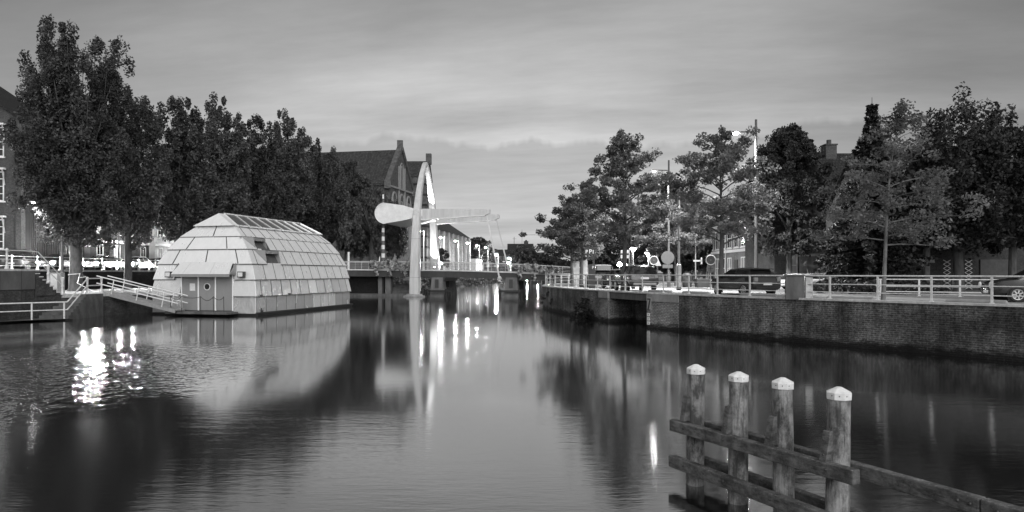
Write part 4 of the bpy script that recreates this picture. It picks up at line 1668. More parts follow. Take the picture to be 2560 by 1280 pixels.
# shrubs on the quay wall and bank
shrub('wall_shrub', 'dark shrub growing out of the brick quay beside the culvert', (5.0, 46.2, 0.65), 0.95, 1.0, 101, n=50, per=60, size=.13, hang=.75)
shrub('wall_shrub', 'spiky twigs sprouting low from the rounded quay corner', (2.85, 55.2, 0.5), .6, 1.1, 102, n=14, per=14, size=.13)
shrub('garden_shrub', 'shrub with bare twigs behind the guard rail', (wx(2235, 41), 41, ZQ), 1.3, 1.5, 103, n=30, per=40, size=.13)
for k, (px, Y, lab) in enumerate([(2120, 40, 'low border planting beside the painted garage'), (2260, 38.5, 'low border planting behind the guard rail')]):
    shrub('border_plant', lab, (wx(px, Y), Y, ZQ), 1.9, .55, 110 + k, n=70, per=40, size=.14)
# grassy bank below the far street
bank_w = smooth_path([(-21, 96), (-17, 115), (-14.5, 130), (-11.5, 150), (-8, 170), (-5.5, 188), (-3, 205), (2, 225), (12, 250), (30, 285)], 4)
bank_t = [(x - 4.2, y + .6) for x, y in bank_w]
b = B()
for k in range(len(bank_w) - 1):
    b.face([(*bank_w[k], -.2), (*bank_w[k + 1], -.2), (*bank_t[k + 1], ZU), (*bank_t[k], ZU)])
struct(b.build('bank_slope', 'earth'))
rng = np.random.default_rng(4)
cen, rad = [], []
for k in range(420):
    i = rng.integers(0, len(bank_w) - 1)
    s, f = rng.random(), rng.random()
    x = lerp(lerp(bank_w[i][0], bank_w[i + 1][0], f), lerp(bank_t[i][0], bank_t[i + 1][0], f), s)
    y = lerp(lerp(bank_w[i][1], bank_w[i + 1][1], f), lerp(bank_t[i][1], bank_t[i + 1][1], f), s)
    cen.append((x, y, ZU * s + .15))
    rad.append((.9, .9, .35))
o = leaf_mesh('grass', cen, rad, 26, .5, 'grassmat', None, 9)
o['kind'] = 'stuff'
o['label'] = 'rough grass and weeds on the far canal bank'


# ---------------------------------------------------------------- left bank: walls, steps, railings
LQ = smooth_path([(-38, 30), (-34, 38), (-31.6, 42.1), (-31.2, 44.6)], 1.0)
LQ2 = smooth_path([(-30.6, 46.5), (-29.4, 50), (-28.6, 53), (-27.3, 60), (-25.9, 70), (-24.5, 80), (-23.4, 91)], 1.5)
RW = smooth_path([(-40, 45), (-39.3, 55), (-38.4, 65), (-37.1, 75), (-35.4, 85), (-32, 97)], 2)
bt = bank_t
b = B()
b.sheet([(x, y) for x, y in LQ] + RW + [(-27.5, 97.2)] + bt + [(60, 335), (-400, 335), (-400, 20)], ZU)
struct(b.build('upper_street', 'pave'))
b = B()
st = smooth_path([(-41.2, 20), (-41.2, 45), (-41.0, 55), (-40.2, 65), (-38.8, 75), (-37, 85), (-34.6, 97), (-30, 115), (-25, 135), (-21, 155)], 3)
so_, si_ = offset_path(st, 2.4), offset_path(st, -2.0)
b.sheet(si_ + so_[::-1], ZU + .004)
struct(b.build('street_surface', 'asphalt'))
b = B()
b.sheet(LQ2 + RW[::-1] + [(-36, 44.7), (-31.0, 44.7)], ZL)
struct(b.build('quay_ledge', 'pave'))

bw_ = thing('quay_block', 'brick quay block with slate-like panels above the low water walkway', 'wall', (-31.4, 44, 0))
b = B()
u = b.wall(LQ, -1, 2.02)
b.wall([(-31.2, 44.6), (-40, 44.9)], -1, ZU, u)
b.build('brick_face', 'left_brick', bw_)
b = B()
po_ = offset_path(LQ, -0.06)
cum = 0
for k in range(len(po_) - 1):
    a, c = po_[k], po_[k + 1]
    d_ = Vector((c[0] - a[0], c[1] - a[1], 0)).normalized() * .02
    b.prism([(a[0] + d_.x, a[1] + d_.y, 2.03), (c[0] - d_.x, c[1] - d_.y, 2.03), (c[0] - d_.x, c[1] - d_.y, ZU - .09), (a[0] + d_.x, a[1] + d_.y, ZU - .09)], (-.3, .1, 0))
b.build('wall_panel', 'panel', bw_)
b = B()
for k in range(len(LQ) - 1):
    q = [LQ[k], LQ[k + 1], offset_path(LQ, .5)[k + 1], offset_path(LQ, .5)[k]]
    b.hexa([(x, y, ZU - .086) for x, y in q] + [(x, y, ZU + .05) for x, y in q])
b.build('coping', 'coping', bw_)
q2 = thing('lower_quay_wall', 'low brick quay wall under the elm ledge beside the houseboat', 'wall', (-29, 52, 0))
q2['kind'] = 'thing'
b = B()
b.wall([(-31.2, 44.6)] + LQ2, -1, ZL - .2)
b.build('brick_face', 'left_brick', q2)
b = B()
c1_, c2_ = offset_path(LQ2, -.06), offset_path(LQ2, .45)
for k in range(len(LQ2) - 1):
    q = [c1_[k], c1_[k + 1], c2_[k + 1], c2_[k]]
    b.hexa([(x, y, ZL - .2) for x, y in q] + [(x, y, ZL + .04) for x, y in q])
b.build('coping', 'coping', q2)
rw = thing('street_wall', 'dark retaining wall below the street railing, behind the elms', 'wall', (-37, 60, ZL))
b = B()
b.wall(RW, ZL - .2, ZU - .1)
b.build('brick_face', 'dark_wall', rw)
b = B()
c1_, c2_ = offset_path(RW, -.08), offset_path(RW, .35)
for k in range(len(RW) - 1):
    q = [c1_[k], c1_[k + 1], c2_[k + 1], c2_[k]]
    b.hexa([(x, y, ZU - .1) for x, y in q] + [(x, y, ZU + .06) for x, y in q])
b.build('coping', 'coping', rw)

# upper steps down from the block to the ledge
us = thing('quay_steps', 'steep stone steps from the street block down to the elm ledge', 'steps', (-31.3, 44.6, ZL))
dirv = Vector((0.28, 0.96, 0)).normalized()
inn_ = Vector((-0.96, 0.28, 0))
p0 = Vector((-31.15, 44.62, 0))
for k in range(7):
    b = B()
    a = p0 + dirv * (0.25 * k)
    c = p0 + dirv * (0.25 * (k + 1))
    zt = ZU - (ZU - ZL) * (k + 1) / 8
    b.prism([a + Vector((0, 0, ZL - .3)), c + Vector((0, 0, ZL - .3)), c + Vector((0, 0, zt - .07)), a + Vector((0, 0, zt - .07))], inn_ * 1.4)
    s_ = b.build('riser', 'left_brick', us)
    b = B()
    b.prism([a - inn_ * .05 - dirv * .0 + Vector((0, 0, zt - .068)), c - inn_ * .05 + dirv * .04 + Vector((0, 0, zt - .068)), c - inn_ * .05 + dirv * .04 + Vector((0, 0, zt)), a - inn_ * .05 + Vector((0, 0, zt))], inn_ * 1.45)
    b.build('tread', 'coping', us)
# water walkway and lower steps
WP = [(-38, 36.6), (-34.5, 39.3), (-31.5, 41.6), (-30.3, 43.1), (-28.95, 44.4)]
b = B()
b.sheet(WP + [(-28.8, 44.9), (-30.9, 46.2), (-31.2, 44.6), (-31.6, 42.1), (-34, 38), (-38, 34)][:4] + [(-34, 38.6)], .11)
ww = b.build('landing', 'concrete_dark')
tag(ww, 'narrow stone landing just above the water under the brick block', 'landing')
ls_ = thing('water_steps', 'worn stone steps rising from the water landing to the elm ledge', 'steps', (-29.5, 46, 0))
for k in range(8):
    b = B()
    t0_ = k / 8
    x0_, y0_ = lerp(-29.0, -29.7, t0_), lerp(44.7, 47.9, t0_)
    b.hexa([(x0_ - 1.9, y0_ - .1, -.3), (x0_ - .05, y0_, -.3), (-29.45, 49.2, -.3), (-31.2, 49.2, -.3),
            (x0_ - 1.9, y0_ - .1, .12 + .185 * (k + 1)), (x0_ - .05, y0_, .12 + .185 * (k + 1)), (-29.45, 49.2, .12 + .185 * (k + 1)), (-31.2, 49.2, .12 + .185 * (k + 1))])
    b.build('step', 'concrete_dark', ls_)
SP = [(-38, 36.7), (-34.5, 39.4), (-31.5, 41.7), (-30.3, 43.2), (-28.98, 44.5)]
railing('landing_railing', 'pale two-rail tube railing along the water landing', SP, .12, 1.12, [1.08, .58], 1.75, .055, [.045, .035], 'rail_white', start=1.3, style='tube')
sr = thing('step_railing', 'pale handrail climbing the worn water steps beside the gangway', 'railing', (-29.3, 46, .1))
for h in (1.08, .58):
    b = B()
    b.tube([(-28.98, 44.5, .12 + h), (-29.6, 47.6, 1.62 + h), (-30.0, 49.9, 1.62 + h)], [.045, .045, .045], 6)
    b.build('rail', 'rail_white', sr, smooth=True)
for x, y in ((-29.6, 47.6), (-30.0, 49.9)):
    b = B()
    b.lathe((x, y, 1.62), [(.12, 0), (.12, .06), (.07, .2), (.055, .5), (.09, .58), (.055, .66), (.07, .95), (.10, 1.08), (.09, 1.16), (.02, 1.2)], 8)
    b.build('post', 'rail_white', sr, smooth=True)
# street railings with cast posts
railing('street_railing', 'cast-post street railing along the top of the dark retaining wall', RW, ZU + .05, 1.08, [1.06, .30], 2.6, .06, [.03, .022], 'rail_white', start=1.0, style='cast')
railing('block_railing', 'taller cast-post railing on the edge of the brick block', offset_path(LQ, .12), ZU + .05, 1.2, [1.16, .6], 2.0, .065, [.035, .025], 'rail_white', start=.25, style='cast')
b_ = thing('stair_railing', 'slanting handrail beside the steep steps down from the block', 'railing', (-31.3, 45, ZL))
for h in (1.16, .6):
    b = B()
    b.tube([(-31.2, 44.4, ZU + .05 + h), (-31.1, 44.8, ZU + h), (-30.62, 46.5, ZL + .1 + h * .92)], .03, 6)
    b.build('rail', 'rail_white', b_, smooth=True)
for x, y, z in ((-30.9, 45.5, 2.45), (-30.62, 46.5, 1.62)):
    b = B()
    b.lathe((x, y, z), [(.13, 0), (.13, .06), (.08, .2), (.06, .5), (.10, .58), (.06, .66), (.075, .95), (.11, 1.08), (.10, 1.16), (.02, 1.2)], 8)
    b.build('post', 'rail_white', b_, smooth=True)
cb = thing('utility_cabinet', 'white utility cabinet tucked behind the steep quay steps', 'cabinet', (-32.2, 48.2, ZL))
b = B()
b.box((-32.2, 48.2, ZL + .76), (.9, .7, 1.5), .25)
b.build('cabinet_body', 'mid_paint', cb, bevel=.02)
b = B()
b.box((-32.12, 47.87, ZL + .78), (.42, .06, 1.3), .25)
b.build('door', 'white', cb)
# gangway
gw = thing('gangway', 'long metal gangway sloping from the quay ledge down to the houseboat door', 'gangway', (-27, 50, 1))
ga, gb_ = Vector((-30.0, 50.5, 1.72)), Vector((-24.0, 49.35, 0.40))
gd = (gb_ - ga).normalized()
gs = Vector((gd.y, -gd.x, 0)).normalized()
b = B()
b.bar(ga, gb_, .95, .10)
b.build('walkway', 'concrete', gw)
b = B()
for s in (-1, 1):
    b.bar(ga + gs * (.5 * s) - Vector((0, 0, .06)), gb_ + gs * (.5 * s) - Vector((0, 0, .06)), .06, .26)
b.build('stringer', 'mid_paint', gw)
for s in (-1, 1):
    for h in (1.08, .55):
        b = B()
        b.tube([ga + gs * (.52 * s) - gd * .35 + Vector((0, 0, h)), gb_ + gs * (.52 * s) + gd * .25 + Vector((0, 0, h))], .042, 6)
        b.build('handrail', 'white', gw, smooth=True)
    for t in (.16, .5, .84):
        b = B()
        p = ga.lerp(gb_, t) + gs * (.52 * s)
        b.tube([p - gd * .12, p + Vector((0, 0, 1.08)) + gd * .12], .035, 6)
        b.build('baluster', 'white', gw, smooth=True)
b = B()
b.tube([(-30.6, 50.2, 1.7), (-29, 50.6, 1.15), (-27.2, 50.6, .95), (-25.6, 50.9, .5)], .03, 5)
tag(b.build('mooring_line', 'rail_white'), 'slack mooring line running under the gangway', 'rope')
b = B()
b.tube([(-35.6 + .62 * math.cos(a), 55.9 + .62 * math.sin(a), 2.75 + .05 * a) for a in [k * .4 for k in range(-2, 15)]] + [(-33.4, 52.5, 2.3), (-30.8, 50.3, 1.7), (-29.6, 50.2, 1.66)], .03, 5)
tag(b.build('mooring_rope', 'rail_white'), 'pale mooring rope looped round the trunk of the tallest elm', 'rope')


# ---------------------------------------------------------------- lamps
def slim_lamp(label, loc, h, arm, az, r=.07, glow_='lamp', power=600, group=None, name='street_lamp', tip=.5, rad=.12, kind='SPOT', cone=140, steel='pole_steel'):
    """pole, arm, cobra head; the arm starts below the pole's tip"""
    t = thing(name, label, 'street lamp', loc, 0, group)
    b = B()
    b.tube([(0, 0, 0), (0, 0, .9), (0, 0, 1.0), (0, 0, h + tip)], [r * 1.35, r * 1.35, r, r * .7], 10)
    b.build('pole', steel, t, world=False, smooth=True)
    dx, dy = math.cos(az), math.sin(az)
    if arm > .05:
        b = B()
        b.tube([(0, 0, h), (dx * arm * .75, dy * arm * .75, h + .03)], r * .45, 6)
        b.build('arm', steel, t, world=False, smooth=True)
    b = B()
    rings = []
    for s, w, z in ((0, .06, .05), (.25, .17, .10), (.6, .20, .10), (.9, .10, .05)):
        px, py = dx * (arm * .7 + s * .8), dy * (arm * .7 + s * .8)
        rings.append([(px - dy * w, py + dx * w, h - .04), (px - dy * w * .6, py + dx * w * .6, h - .02 + z), (px + dy * w * .6, py - dx * w * .6, h - .02 + z), (px + dy * w, py - dx * w, h - .04)])
    b.loft(rings)
    hd = b.build('lamp_head', 'mid_paint', t, world=False)
    b = B()
    c = (dx * (arm * .7 + .4), dy * (arm * .7 + .4), h - .07)
    b.ball(c, rad * 1.25, 10, 6, .6)
    b.build('bulb', glow_, hd, world=False)
    light('lamp_light', (c[0], c[1], c[2] - .34), power, .10 + .0036 * power ** .5, t, kind, (0, 0, 0), R(cone) if kind == 'SPOT' else None)
    return t


slim_lamp('tallest street lamp, rising behind the dark hatchback', (wx(1890, 49), 49, ZQ), 11.3, 1.5, math.pi * .98, .115, power=17000, tip=.9, rad=.18, cone=164)
slim_lamp('second tall street lamp with a round sign on its pole', (wx(1672, 57), 57, ZQ), 9.75, 1.2, math.pi * .98, .10, power=9000, tip=.85, rad=.09)
slim_lamp('lamp half hidden in the leaves beside the tallest lamp pole', (wx(1925, 66), 66, ZQ), wz(538, 66) - ZQ, .6, math.pi, .08, power=1500)
slim_lamp('street lamp with a curved hood by the cone-topped lamps', (wx(1578, 88), 88, ZQ), wz(601, 88) - ZQ, .9, 0.0, .10, 'lamp_far', power=300, tip=4.0, rad=.09)
slim_lamp('street lamp with a hooded arm beside the second tall lamp', (wx(1643, 74), 74, ZQ), wz(597, 74) - ZQ, .7, 0.0, .09, 'lamp_far', power=300, tip=5.0, rad=.08)
slim_lamp('dim far lamp on the street behind the maple', (wx(1738, 72), 72, ZQ), wz(573, 72) - ZQ, .2, math.pi, .05, power=500, rad=.10)


def cone_lamp(label, loc, h, power=500):
    t = thing('post_lamp', label, 'street lamp', loc, 0, 'cone-topped post lamps')
    b = B()
    b.tube([(0, 0, 0), (0, 0, h - .35)], .055, 8)
    b.build('pole', 'white', t, world=False, smooth=True)
    b = B()
    b.lathe((0, 0, h - .36), [(.07, 0), (.34, .38), (.36, .42)], 14)
    b.build('shade', 'lamp_dim', t, world=False)
    b = B()
    b.lathe((0, 0, h + .065), [(.40, 0), (.30, .09), (.05, .14)], 14)
    b.build('lid', 'mid_paint', t, world=False)
    light('lamp_light', (0, 0, h - .5), power, .15, t)


cone_lamp('cone-topped post lamp beside the hooded street lamp', (wx(1583, 80), 80, ZQ), wz(622, 80) - ZQ, 900)
cone_lamp('cone-topped post lamp beside the ring-shaped traffic sign', (wx(1621, 68), 68, ZQ), wz(633, 68) - ZQ, 900)
for k, (px, py, Y, lab) in enumerate([(1549, 661, 105, 'brightest of three glaring globe lamps over the white van'), (1556, 646, 112, 'highest of three glaring globe lamps over the white van'), (1566, 664, 100, 'smallest of three glaring globe lamps over the white van')]):
    t = thing('globe_lamp', lab, 'street lamp', (wx(px, Y), Y, ZQ), 0, 'globe lamps behind the parked cars')
    h = wz(py, Y) - ZQ
    b = B()
    b.tube([(0, 0, 0), (0, 0, h)], .05, 8)
    b.build('pole', 'galv', t, world=False, smooth=True)
    b = B()
    b.ball((0, 0, h), (.34, .28, .2)[k], 12, 8)
    b.build('globe', 'lamp', t, world=False)
# left bank lamps along the far street
FL = [(940, 570, 115, 0), (1052, 578, 133, 1), (1103, 593, 150, 2), (1140, 602, 165, 3), (1170, 607, 176, 4), (1193, 613, 190, 5), (1215, 618, 205, 6)]
flab = ['far-bank lamp hidden beneath the counterweight, closest to the willow', 'far-bank lamp just beside the white arch', 'far-bank lamp before the tower, first along the lit wall', 'far-bank lamp in front of the middle of the lit wall', 'far-bank lamp at the end of the lit wall', 'far-bank lamp beside the round dark tree', 'last far-bank lamp before the lifting rods']
for (px, py, Y, k) in FL:
    slim_lamp(flab[k], (wx(px, Y) + .6, Y, ZU), wz(py, Y) - ZU, .5, math.pi, .09, 'lamp_far', power=(2600 if 1 < k < 5 else 1300), group='lamps along the far bank', tip=.1, rad=.15, cone=160, steel='white')
for k, (px, py, Y, lab) in enumerate([(1243, 636, 215, 'low lamp between the two lifting rods'), (1197, 637, 225, 'low lamp behind the far-bank lamp row'), (1275, 645, 218, 'upper of two lamps over the flower box'), (1273, 657, 214, 'lower of two lamps over the flower box'), (1288, 650, 230, 'small lamp in the trees over the flower box')]):
    slim_lamp(lab, (wx(px, Y) + .3, Y, ZU - 1), wz(py, Y) - ZU + 1, .3, math.pi, .07, 'lamp_far', power=250, group='low lamps on the far bank', tip=.05, steel='white', rad=(.24, .2, .24, .3, .16)[k])
slim_lamp('bright lamp at the rounded end of the counterweight', (wx(946, 104), 104, ZU), wz(553, 104) - ZU, .4, math.pi, .08, power=1200, tip=.1, rad=.26)
# slim lamp in the tallest elm, its head among the leaves
slim_lamp('slim lamp post disappearing into the tallest elm', (wx(155, 55.5), 55.5, ZL), 7.0, 3.4, R(262), .13, 'lamp_dim', power=3600, rad=.10, tip=.1, cone=150)
slim_lamp('house-side street lamp behind the slimmer elm', (-42.6, 74, ZU), 6.2, .6, 0.2, .08, power=1100, tip=.1)
slim_lamp('house-side street lamp near the pale stucco house', (-41.2, 86, ZU), 6.2, .6, 0.2, .08, power=1300, tip=.1)
# bridge floodlights aimed at the arch
for w_, z_, lab in ((8.6, 0.25, 'floodlight at the foot of the far arch leg'), (7.7, 8.15, 'floodlight on the balance arm by the far arch leg')):
    t = thing('arch_floodlight', lab, 'floodlight', br(0.3, w_, 3.5 + z_), 0, 'floodlights on the arch')
    b = B()
    b.box((0, 0, 0), (.28, .22, .2), R(-8))
    b.build('housing', 'dark_metal', t, world=False)
    b = B()
    b.box((0, .05, .115), (.2, .14, .02), R(-8))
    b.build('lens', 'flood', t, world=False)
    light('flood_beam', (0, -.1, .25), 3600, .1, t, 'SPOT', (R(180 - (14 if z_ < 1 else 4)), 0, R(-8)), R(60))
for px, lab in ((1083, 'deck light on the bridge beside the far arch leg'), (1102, 'deck light on the bridge, further from the arch')):
    t = thing('deck_light', lab, 'lamp', (wx(px, 98.4), 98.4, 3.5), 0, 'deck lights on the bridge')
    b = B()
    b.tube([(0, 0, -.1), (0, 0, .95)], .05, 6)
    b.build('post', 'galv', t, world=False)
    b = B()
    b.ball((0, 0, 1.02), .17, 10, 6)
    b.build('bulb', 'lamp_far', t, world=False)
    light('deck_lamp', (0, -.1, 1.3), 120, .1, t)


# ---------------------------------------------------------------- cars
PROF = {
    'hatch': dict(L=4.2, W=0.87, st=[(-2.1, .42, .70, .72, .80, .66), (-2.04, .34, .86, .90, .97, .86), (-1.95, .30, .93, .99, 1, .90), (-1.50, .28, .95, 1.38, 1, .78), (-1.30, .28, .95, 1.44, 1, .76), (-.42, .27, .93, 1.48, 1, .75), (-.32, .27, .93, 1.48, 1, .75),
                                         (.38, .27, .92, 1.43, 1, .76), (1.18, .27, .91, .96, 1, .86), (1.75, .28, .86, .89, .97, .84), (2.02, .30, .72, .75, .90, .76), (2.1, .38, .58, .60, .80, .66)], rear=2, top=3, fl=7, fb=8, pil=5),
    'suv': dict(L=4.6, W=0.93, st=[(-2.3, .48, .80, .82, .85, .72), (-2.25, .40, .98, 1.02, .98, .88), (-2.18, .38, 1.06, 1.13, 1, .90), (-1.90, .36, 1.08, 1.58, 1, .80), (-1.65, .36, 1.08, 1.68, 1, .78), (-.42, .35, 1.06, 1.71, 1, .78), (-.32, .35, 1.06, 1.71, 1, .78),
                                       (.45, .35, 1.05, 1.66, 1, .78), (1.15, .35, 1.04, 1.10, 1, .86), (1.85, .36, 1.0, 1.03, .98, .86), (2.2, .38, .86, .90, .92, .8), (2.3, .46, .66, .68, .82, .7)], rear=2, top=3, fl=7, fb=8, pil=5),
    'van': dict(L=4.9, W=0.95, st=[(-2.45, .48, .9, .92, .94, .9), (-2.42, .36, 1.1, 1.3, 1, .92), (-2.40, .34, 1.14, 1.38, 1, .90), (-2.25, .33, 1.15, 1.92, 1, .84), (-2.0, .33, 1.15, 1.98, 1, .83), (-.25, .33, 1.15, 2.0, 1, .83), (-.15, .33, 1.15, 2.0, 1, .83),
                                       (.95, .33, 1.14, 1.92, 1, .83), (1.75, .33, 1.12, 1.18, 1, .88), (2.15, .34, 1.02, 1.05, .97, .88), (2.38, .36, .85, .88, .92, .82), (2.45, .44, .64, .66, .84, .74)], rear=2, top=3, fl=7, fb=8, pil=5),
}


def make_car(label, kind, paint, loc, heading, lit=False, name='parked_car', cat='car', group=None):
    """heading: direction the bonnet points to, in radians from +X"""
    d = PROF[kind]
    t = thing(name, label, cat, loc, heading - math.pi / 2, group)
    W = d['W']
    rings = []
    for y, zl, zb, zr, wf, rf in d['st']:
        w, wr = W * wf, W * rf
        half = [(0, zl), (w * .86, zl), (w * .985, zl + .10), (w, lerp(zl, zb, .55)), (w * .975, zb), (max(wr, .05) if zr - zb > .15 else w * .93, max(zr - .09, zb + .015)), (wr * .80 if zr - zb > .15 else w * .7, zr - .015), (wr * .4, zr + .005)]
        ring = [(x, y, z) for x, z in half] + [(0, y, zr + .012)] + [(-x, y, z) for x, z in half[:0:-1]]
        rings.append(ring)
    n = len(rings[0])
    body, glass = B(), B()
    fr = set()

    def isglass(k, j):
        jj = j if j < 8 else n - 1 - j
        if jj == 4 and d['top'] - 1 <= k <= d['fb'] - 1 and k != d['pil'] and k >= d['rear'] + 1:
            return True
        if jj in (5, 6, 7) and (k == d['rear'] or k == d['fl']):
            return True
        return False
    bi = [[body.vert(p) for p in r] for r in rings]
    for k in range(len(rings) - 1):
        for j in range(n):
            if isglass(k, j):
                q = [rings[k][j], rings[k][(j + 1) % n], rings[k + 1][(j + 1) % n], rings[k + 1][j]]
                glass.face(q)
            else:
                body.f.append((bi[k][j], bi[k][(j + 1) % n], bi[k + 1][(j + 1) % n], bi[k + 1][j]))
    body.f.append(tuple(reversed(bi[0])))
    body.f.append(tuple(bi[-1]))
    bo = body.build('body', paint, t, world=False, smooth=True)
    glass.build('window', 'car_glass', t, world=False, smooth=True)
    rw_ = .31 if kind == 'hatch' else .35
    ya, yb = d['L'] * .30, -d['L'] * .30
    for y in (ya, yb):
        for s in (-1, 1):
            b = B()
            b.lathe((s * (W - .10), y, rw_), [(rw_ * 1.16, -.02), (rw_ * 1.16, .085)] if s > 0 else [(rw_ * 1.16, -.085), (rw_ * 1.16, .02)], 20, 'x')
            b.build('wheel_arch', 'black', t, world=False)
            b = B()
            b.lathe((s * (W - .04), y, rw_), [(rw_ * .93, -.10), (rw_, -.07), (rw_, .045), (rw_ * .93, .07), (rw_ * .68, .06)][:: 1] if s > 0 else [(rw_ * .68, -.06), (rw_ * .93, -.07), (rw_, -.045), (rw_, .07), (rw_ * .93, .10)], 20, 'x')
            wh = b.build('wheel', 'black', t, world=False, smooth=True)
            b = B()
            for q in range(7):
                a = 2 * math.pi * q / 7
                cx = s * (W + .025)
                b.bar((cx, y + .04 * math.cos(a), rw_ + .04 * math.sin(a)), (cx, y + rw_ * .64 * math.cos(a), rw_ + rw_ * .64 * math.sin(a)), .02, .055)
            ringp = [(s * (W + .025), y + rw_ * .66 * math.cos(a), rw_ + rw_ * .66 * math.sin(a)) for a in [2 * math.pi * q / 16 for q in range(17)]]
            b.tube(ringp, .022, 5, cap=False)
            b.build('rim', 'galv', wh, world=False)
    yr, yf = d['st'][0][0], d['st'][-1][0]
    zb = d['st'][2][2]
    for s in (-1, 1):
        b = B()
        b.box((s * W * .80, yr + .06, zb - .08 if kind != 'van' else zb - .15), (W * .26, .16, .22 if kind != 'van' else .5))
        b.build('tail_light', 'tail', t, world=False, bevel=.03)
        b = B()
        hz_ = d['st'][-2][2] - .03
        b.box((s * W * .68, yf - .13, hz_), (W * .30, .22, .15))
        hl = b.build('headlight', 'glass', t, world=False, bevel=.03)
        b = B()
        b.lathe((s * W * .68, yf + .04, hz_), [(.135, -.03), (.135, .0), (.05, .012)], 12, 'y')
        b.build('bulb', 'headlamp' if lit else 'boatlamp', hl, world=False)
        b = B()
        b.ball((s * (W + .09), d['st'][d['fb']][0] - .25, d['st'][d['fb']][2] + .06), .10, 8, 5, .7)
        b.build('mirror', paint, t, world=False)
    b = B()
    b.box((0, yr + .015, .62 if kind == 'hatch' else .86), (.52, .05, .12))
    b.build('number_plate', 'white', t, world=False)
    b = B()
    b.box((0, yf - .02, .42), (.52, .05, .12))
    b.build('number_plate', 'white', t, world=False)
    b = B()
    b.box((0, yr + .10, .40 if kind == 'hatch' else .50), (W * 1.62, .24, .16))
    b.build('bumper', 'black' if kind != 'suv' else 'mid_paint', t, world=False, bevel=.04)
    if kind == 'suv':
        for s in (-1, 1):
            b = B()
            b.tube([(s * W * .66, -1.75, 1.72), (s * W * .68, -1.4, 1.77), (s * W * .68, .2, 1.78), (s * W * .68, .45, 1.70)], .022, 6)
            b.build('roof_rail', 'galv', t, world=False)
    if kind == 'hatch':
        b = B()
        b.box((0, -1.58, 1.40), (W * 1.45, .30, .04))
        b.build('spoiler', 'black', t, world=False)
    return t


make_car('dark hatchback parked nose-in behind the quay railing, rear wheel and number plate showing', 'hatch', 'car_dark', (12.75, 37.6, ZQ), R(106), group='cars parked on the brick quay')
make_car('dark off-road car with roof rails, seen from behind near the culvert', 'suv', 'car_dark', (8.15, 45.4, ZQ), R(96), group='cars parked on the brick quay')
make_car('dark hatchback between the off-road car and the white van', 'hatch', 'car_dark', (wx(1545, 52.5), 52.5, ZQ), R(98), group='cars parked on the brick quay')
make_car('grey hatchback beside the parking sign', 'hatch', 'car_grey', (wx(1498, 57.5), 57.5, ZQ), R(95), group='cars parked on the brick quay')
make_car('white van beyond the grey hatchback', 'van', 'car_white', (wx(1500, 68), 68, ZQ), R(92), name='parked_van', cat='van')
make_car('low white sports car half hidden behind the stone block', 'hatch', 'car_white', (wx(1982, 50), 50, ZQ), R(118), name='sports_car').scale = (1, 1, .76)
make_car('dark car with alloy wheels in front of the guard rail end', 'hatch', 'car_dark', (22.0, 28.2, ZQ), R(163), group='cars parked on the brick quay')
# street on the left: queue with lit headlamps
Q_ = [(-40.3, 60.75, 'hatch', 'car_dark', 'dark car with glaring headlamps above the steep quay steps'), (-39.6, 65.75, 'hatch', 'car_grey', 'grey car with glaring headlamps just past the trunk of the tallest elm'),
      (-39.0, 70.55, 'hatch', 'car_white', 'white car with glaring headlamps before the trunk of the slimmer elm'), (-38.4, 75.3, 'hatch', 'car_dark', 'dark car with glaring headlamps between the slimmer elm and the houseboat'), (-37.7, 80.3, 'suv', 'car_grey', 'grey off-road car waiting behind the houseboat')]
for k, (x, y, kd, pt, lab) in enumerate(Q_):
    make_car(lab, kd, pt, (x, y, ZU), R(-84), True, 'waiting_car', 'car', 'cars with lit headlamps on the street')
for k, (x, y, pt, lab) in enumerate([(-42.9, 60.5, 'car_grey', 'grey car parked by the corrugated house wall'), (-42.7, 72.5, 'car_dark', 'dark car parked before the brick town house'), (-41.5, 80, 'car_grey', 'grey car parked before the pale stucco house')]):
    make_car(lab, 'hatch', pt, (x, y, ZU), R(92), False, group='cars parked on the street')


# ---------------------------------------------------------------- buildings
def window(parent, p, ang, w, h, mat='glass', bars=(1, 1), frame='white', sill=True, depth=.10, fw=.09):
    """p: lower middle on the wall face; ang: outward direction"""
    n = Vector((math.cos(ang), math.sin(ang), 0))
    s = Vector((-n.y, n.x, 0))
    p = Vector(p)
    up = Vector((0, 0, 1))
    b = B()

    def bar(u0, u1, z0, z1, o0=-.06, o1=.05):
        b.prism([p + s * u0 + up * z0 + n * o0, p + s * u1 + up * z0 + n * o0, p + s * u1 + up * z1 + n * o0, p + s * u0 + up * z1 + n * o0], n * (o1 - o0))
    bar(-w / 2, -w / 2 + fw, 0, h)
    bar(w / 2 - fw, w / 2, 0, h)
    bar(-w / 2 + fw, w / 2 - fw, h - fw, h)
    bar(-w / 2 + fw, w / 2 - fw, 0, fw)
    for k in range(1, bars[0] + 1):
        u = -w / 2 + w * k / (bars[0] + 1)
        bar(u - .03, u + .03, fw, h - fw, -.05, .03)
    for k in range(1, bars[1] + 1):
        z = h * k / (bars[1] + 1)
        bar(-w / 2 + fw, w / 2 - fw, z - .03, z + .03, -.05, .028)
    if sill:
        bar(-w / 2 - .12, w / 2 + .12, -.12, -.002, -.06, .12)
    f = b.build('window', frame, parent)
    b = B()
    b.prism([p + s * (-w / 2 + .02) + n * .003 + up * .02, p + s * (w / 2 - .02) + n * .003 + up * .02, p + s * (w / 2 - .02) + n * .003 + up * (h - .02), p + s * (-w / 2 + .02) + n * .003 + up * (h - .02)], n * .012)
    b.build('pane', mat, f)
    return f


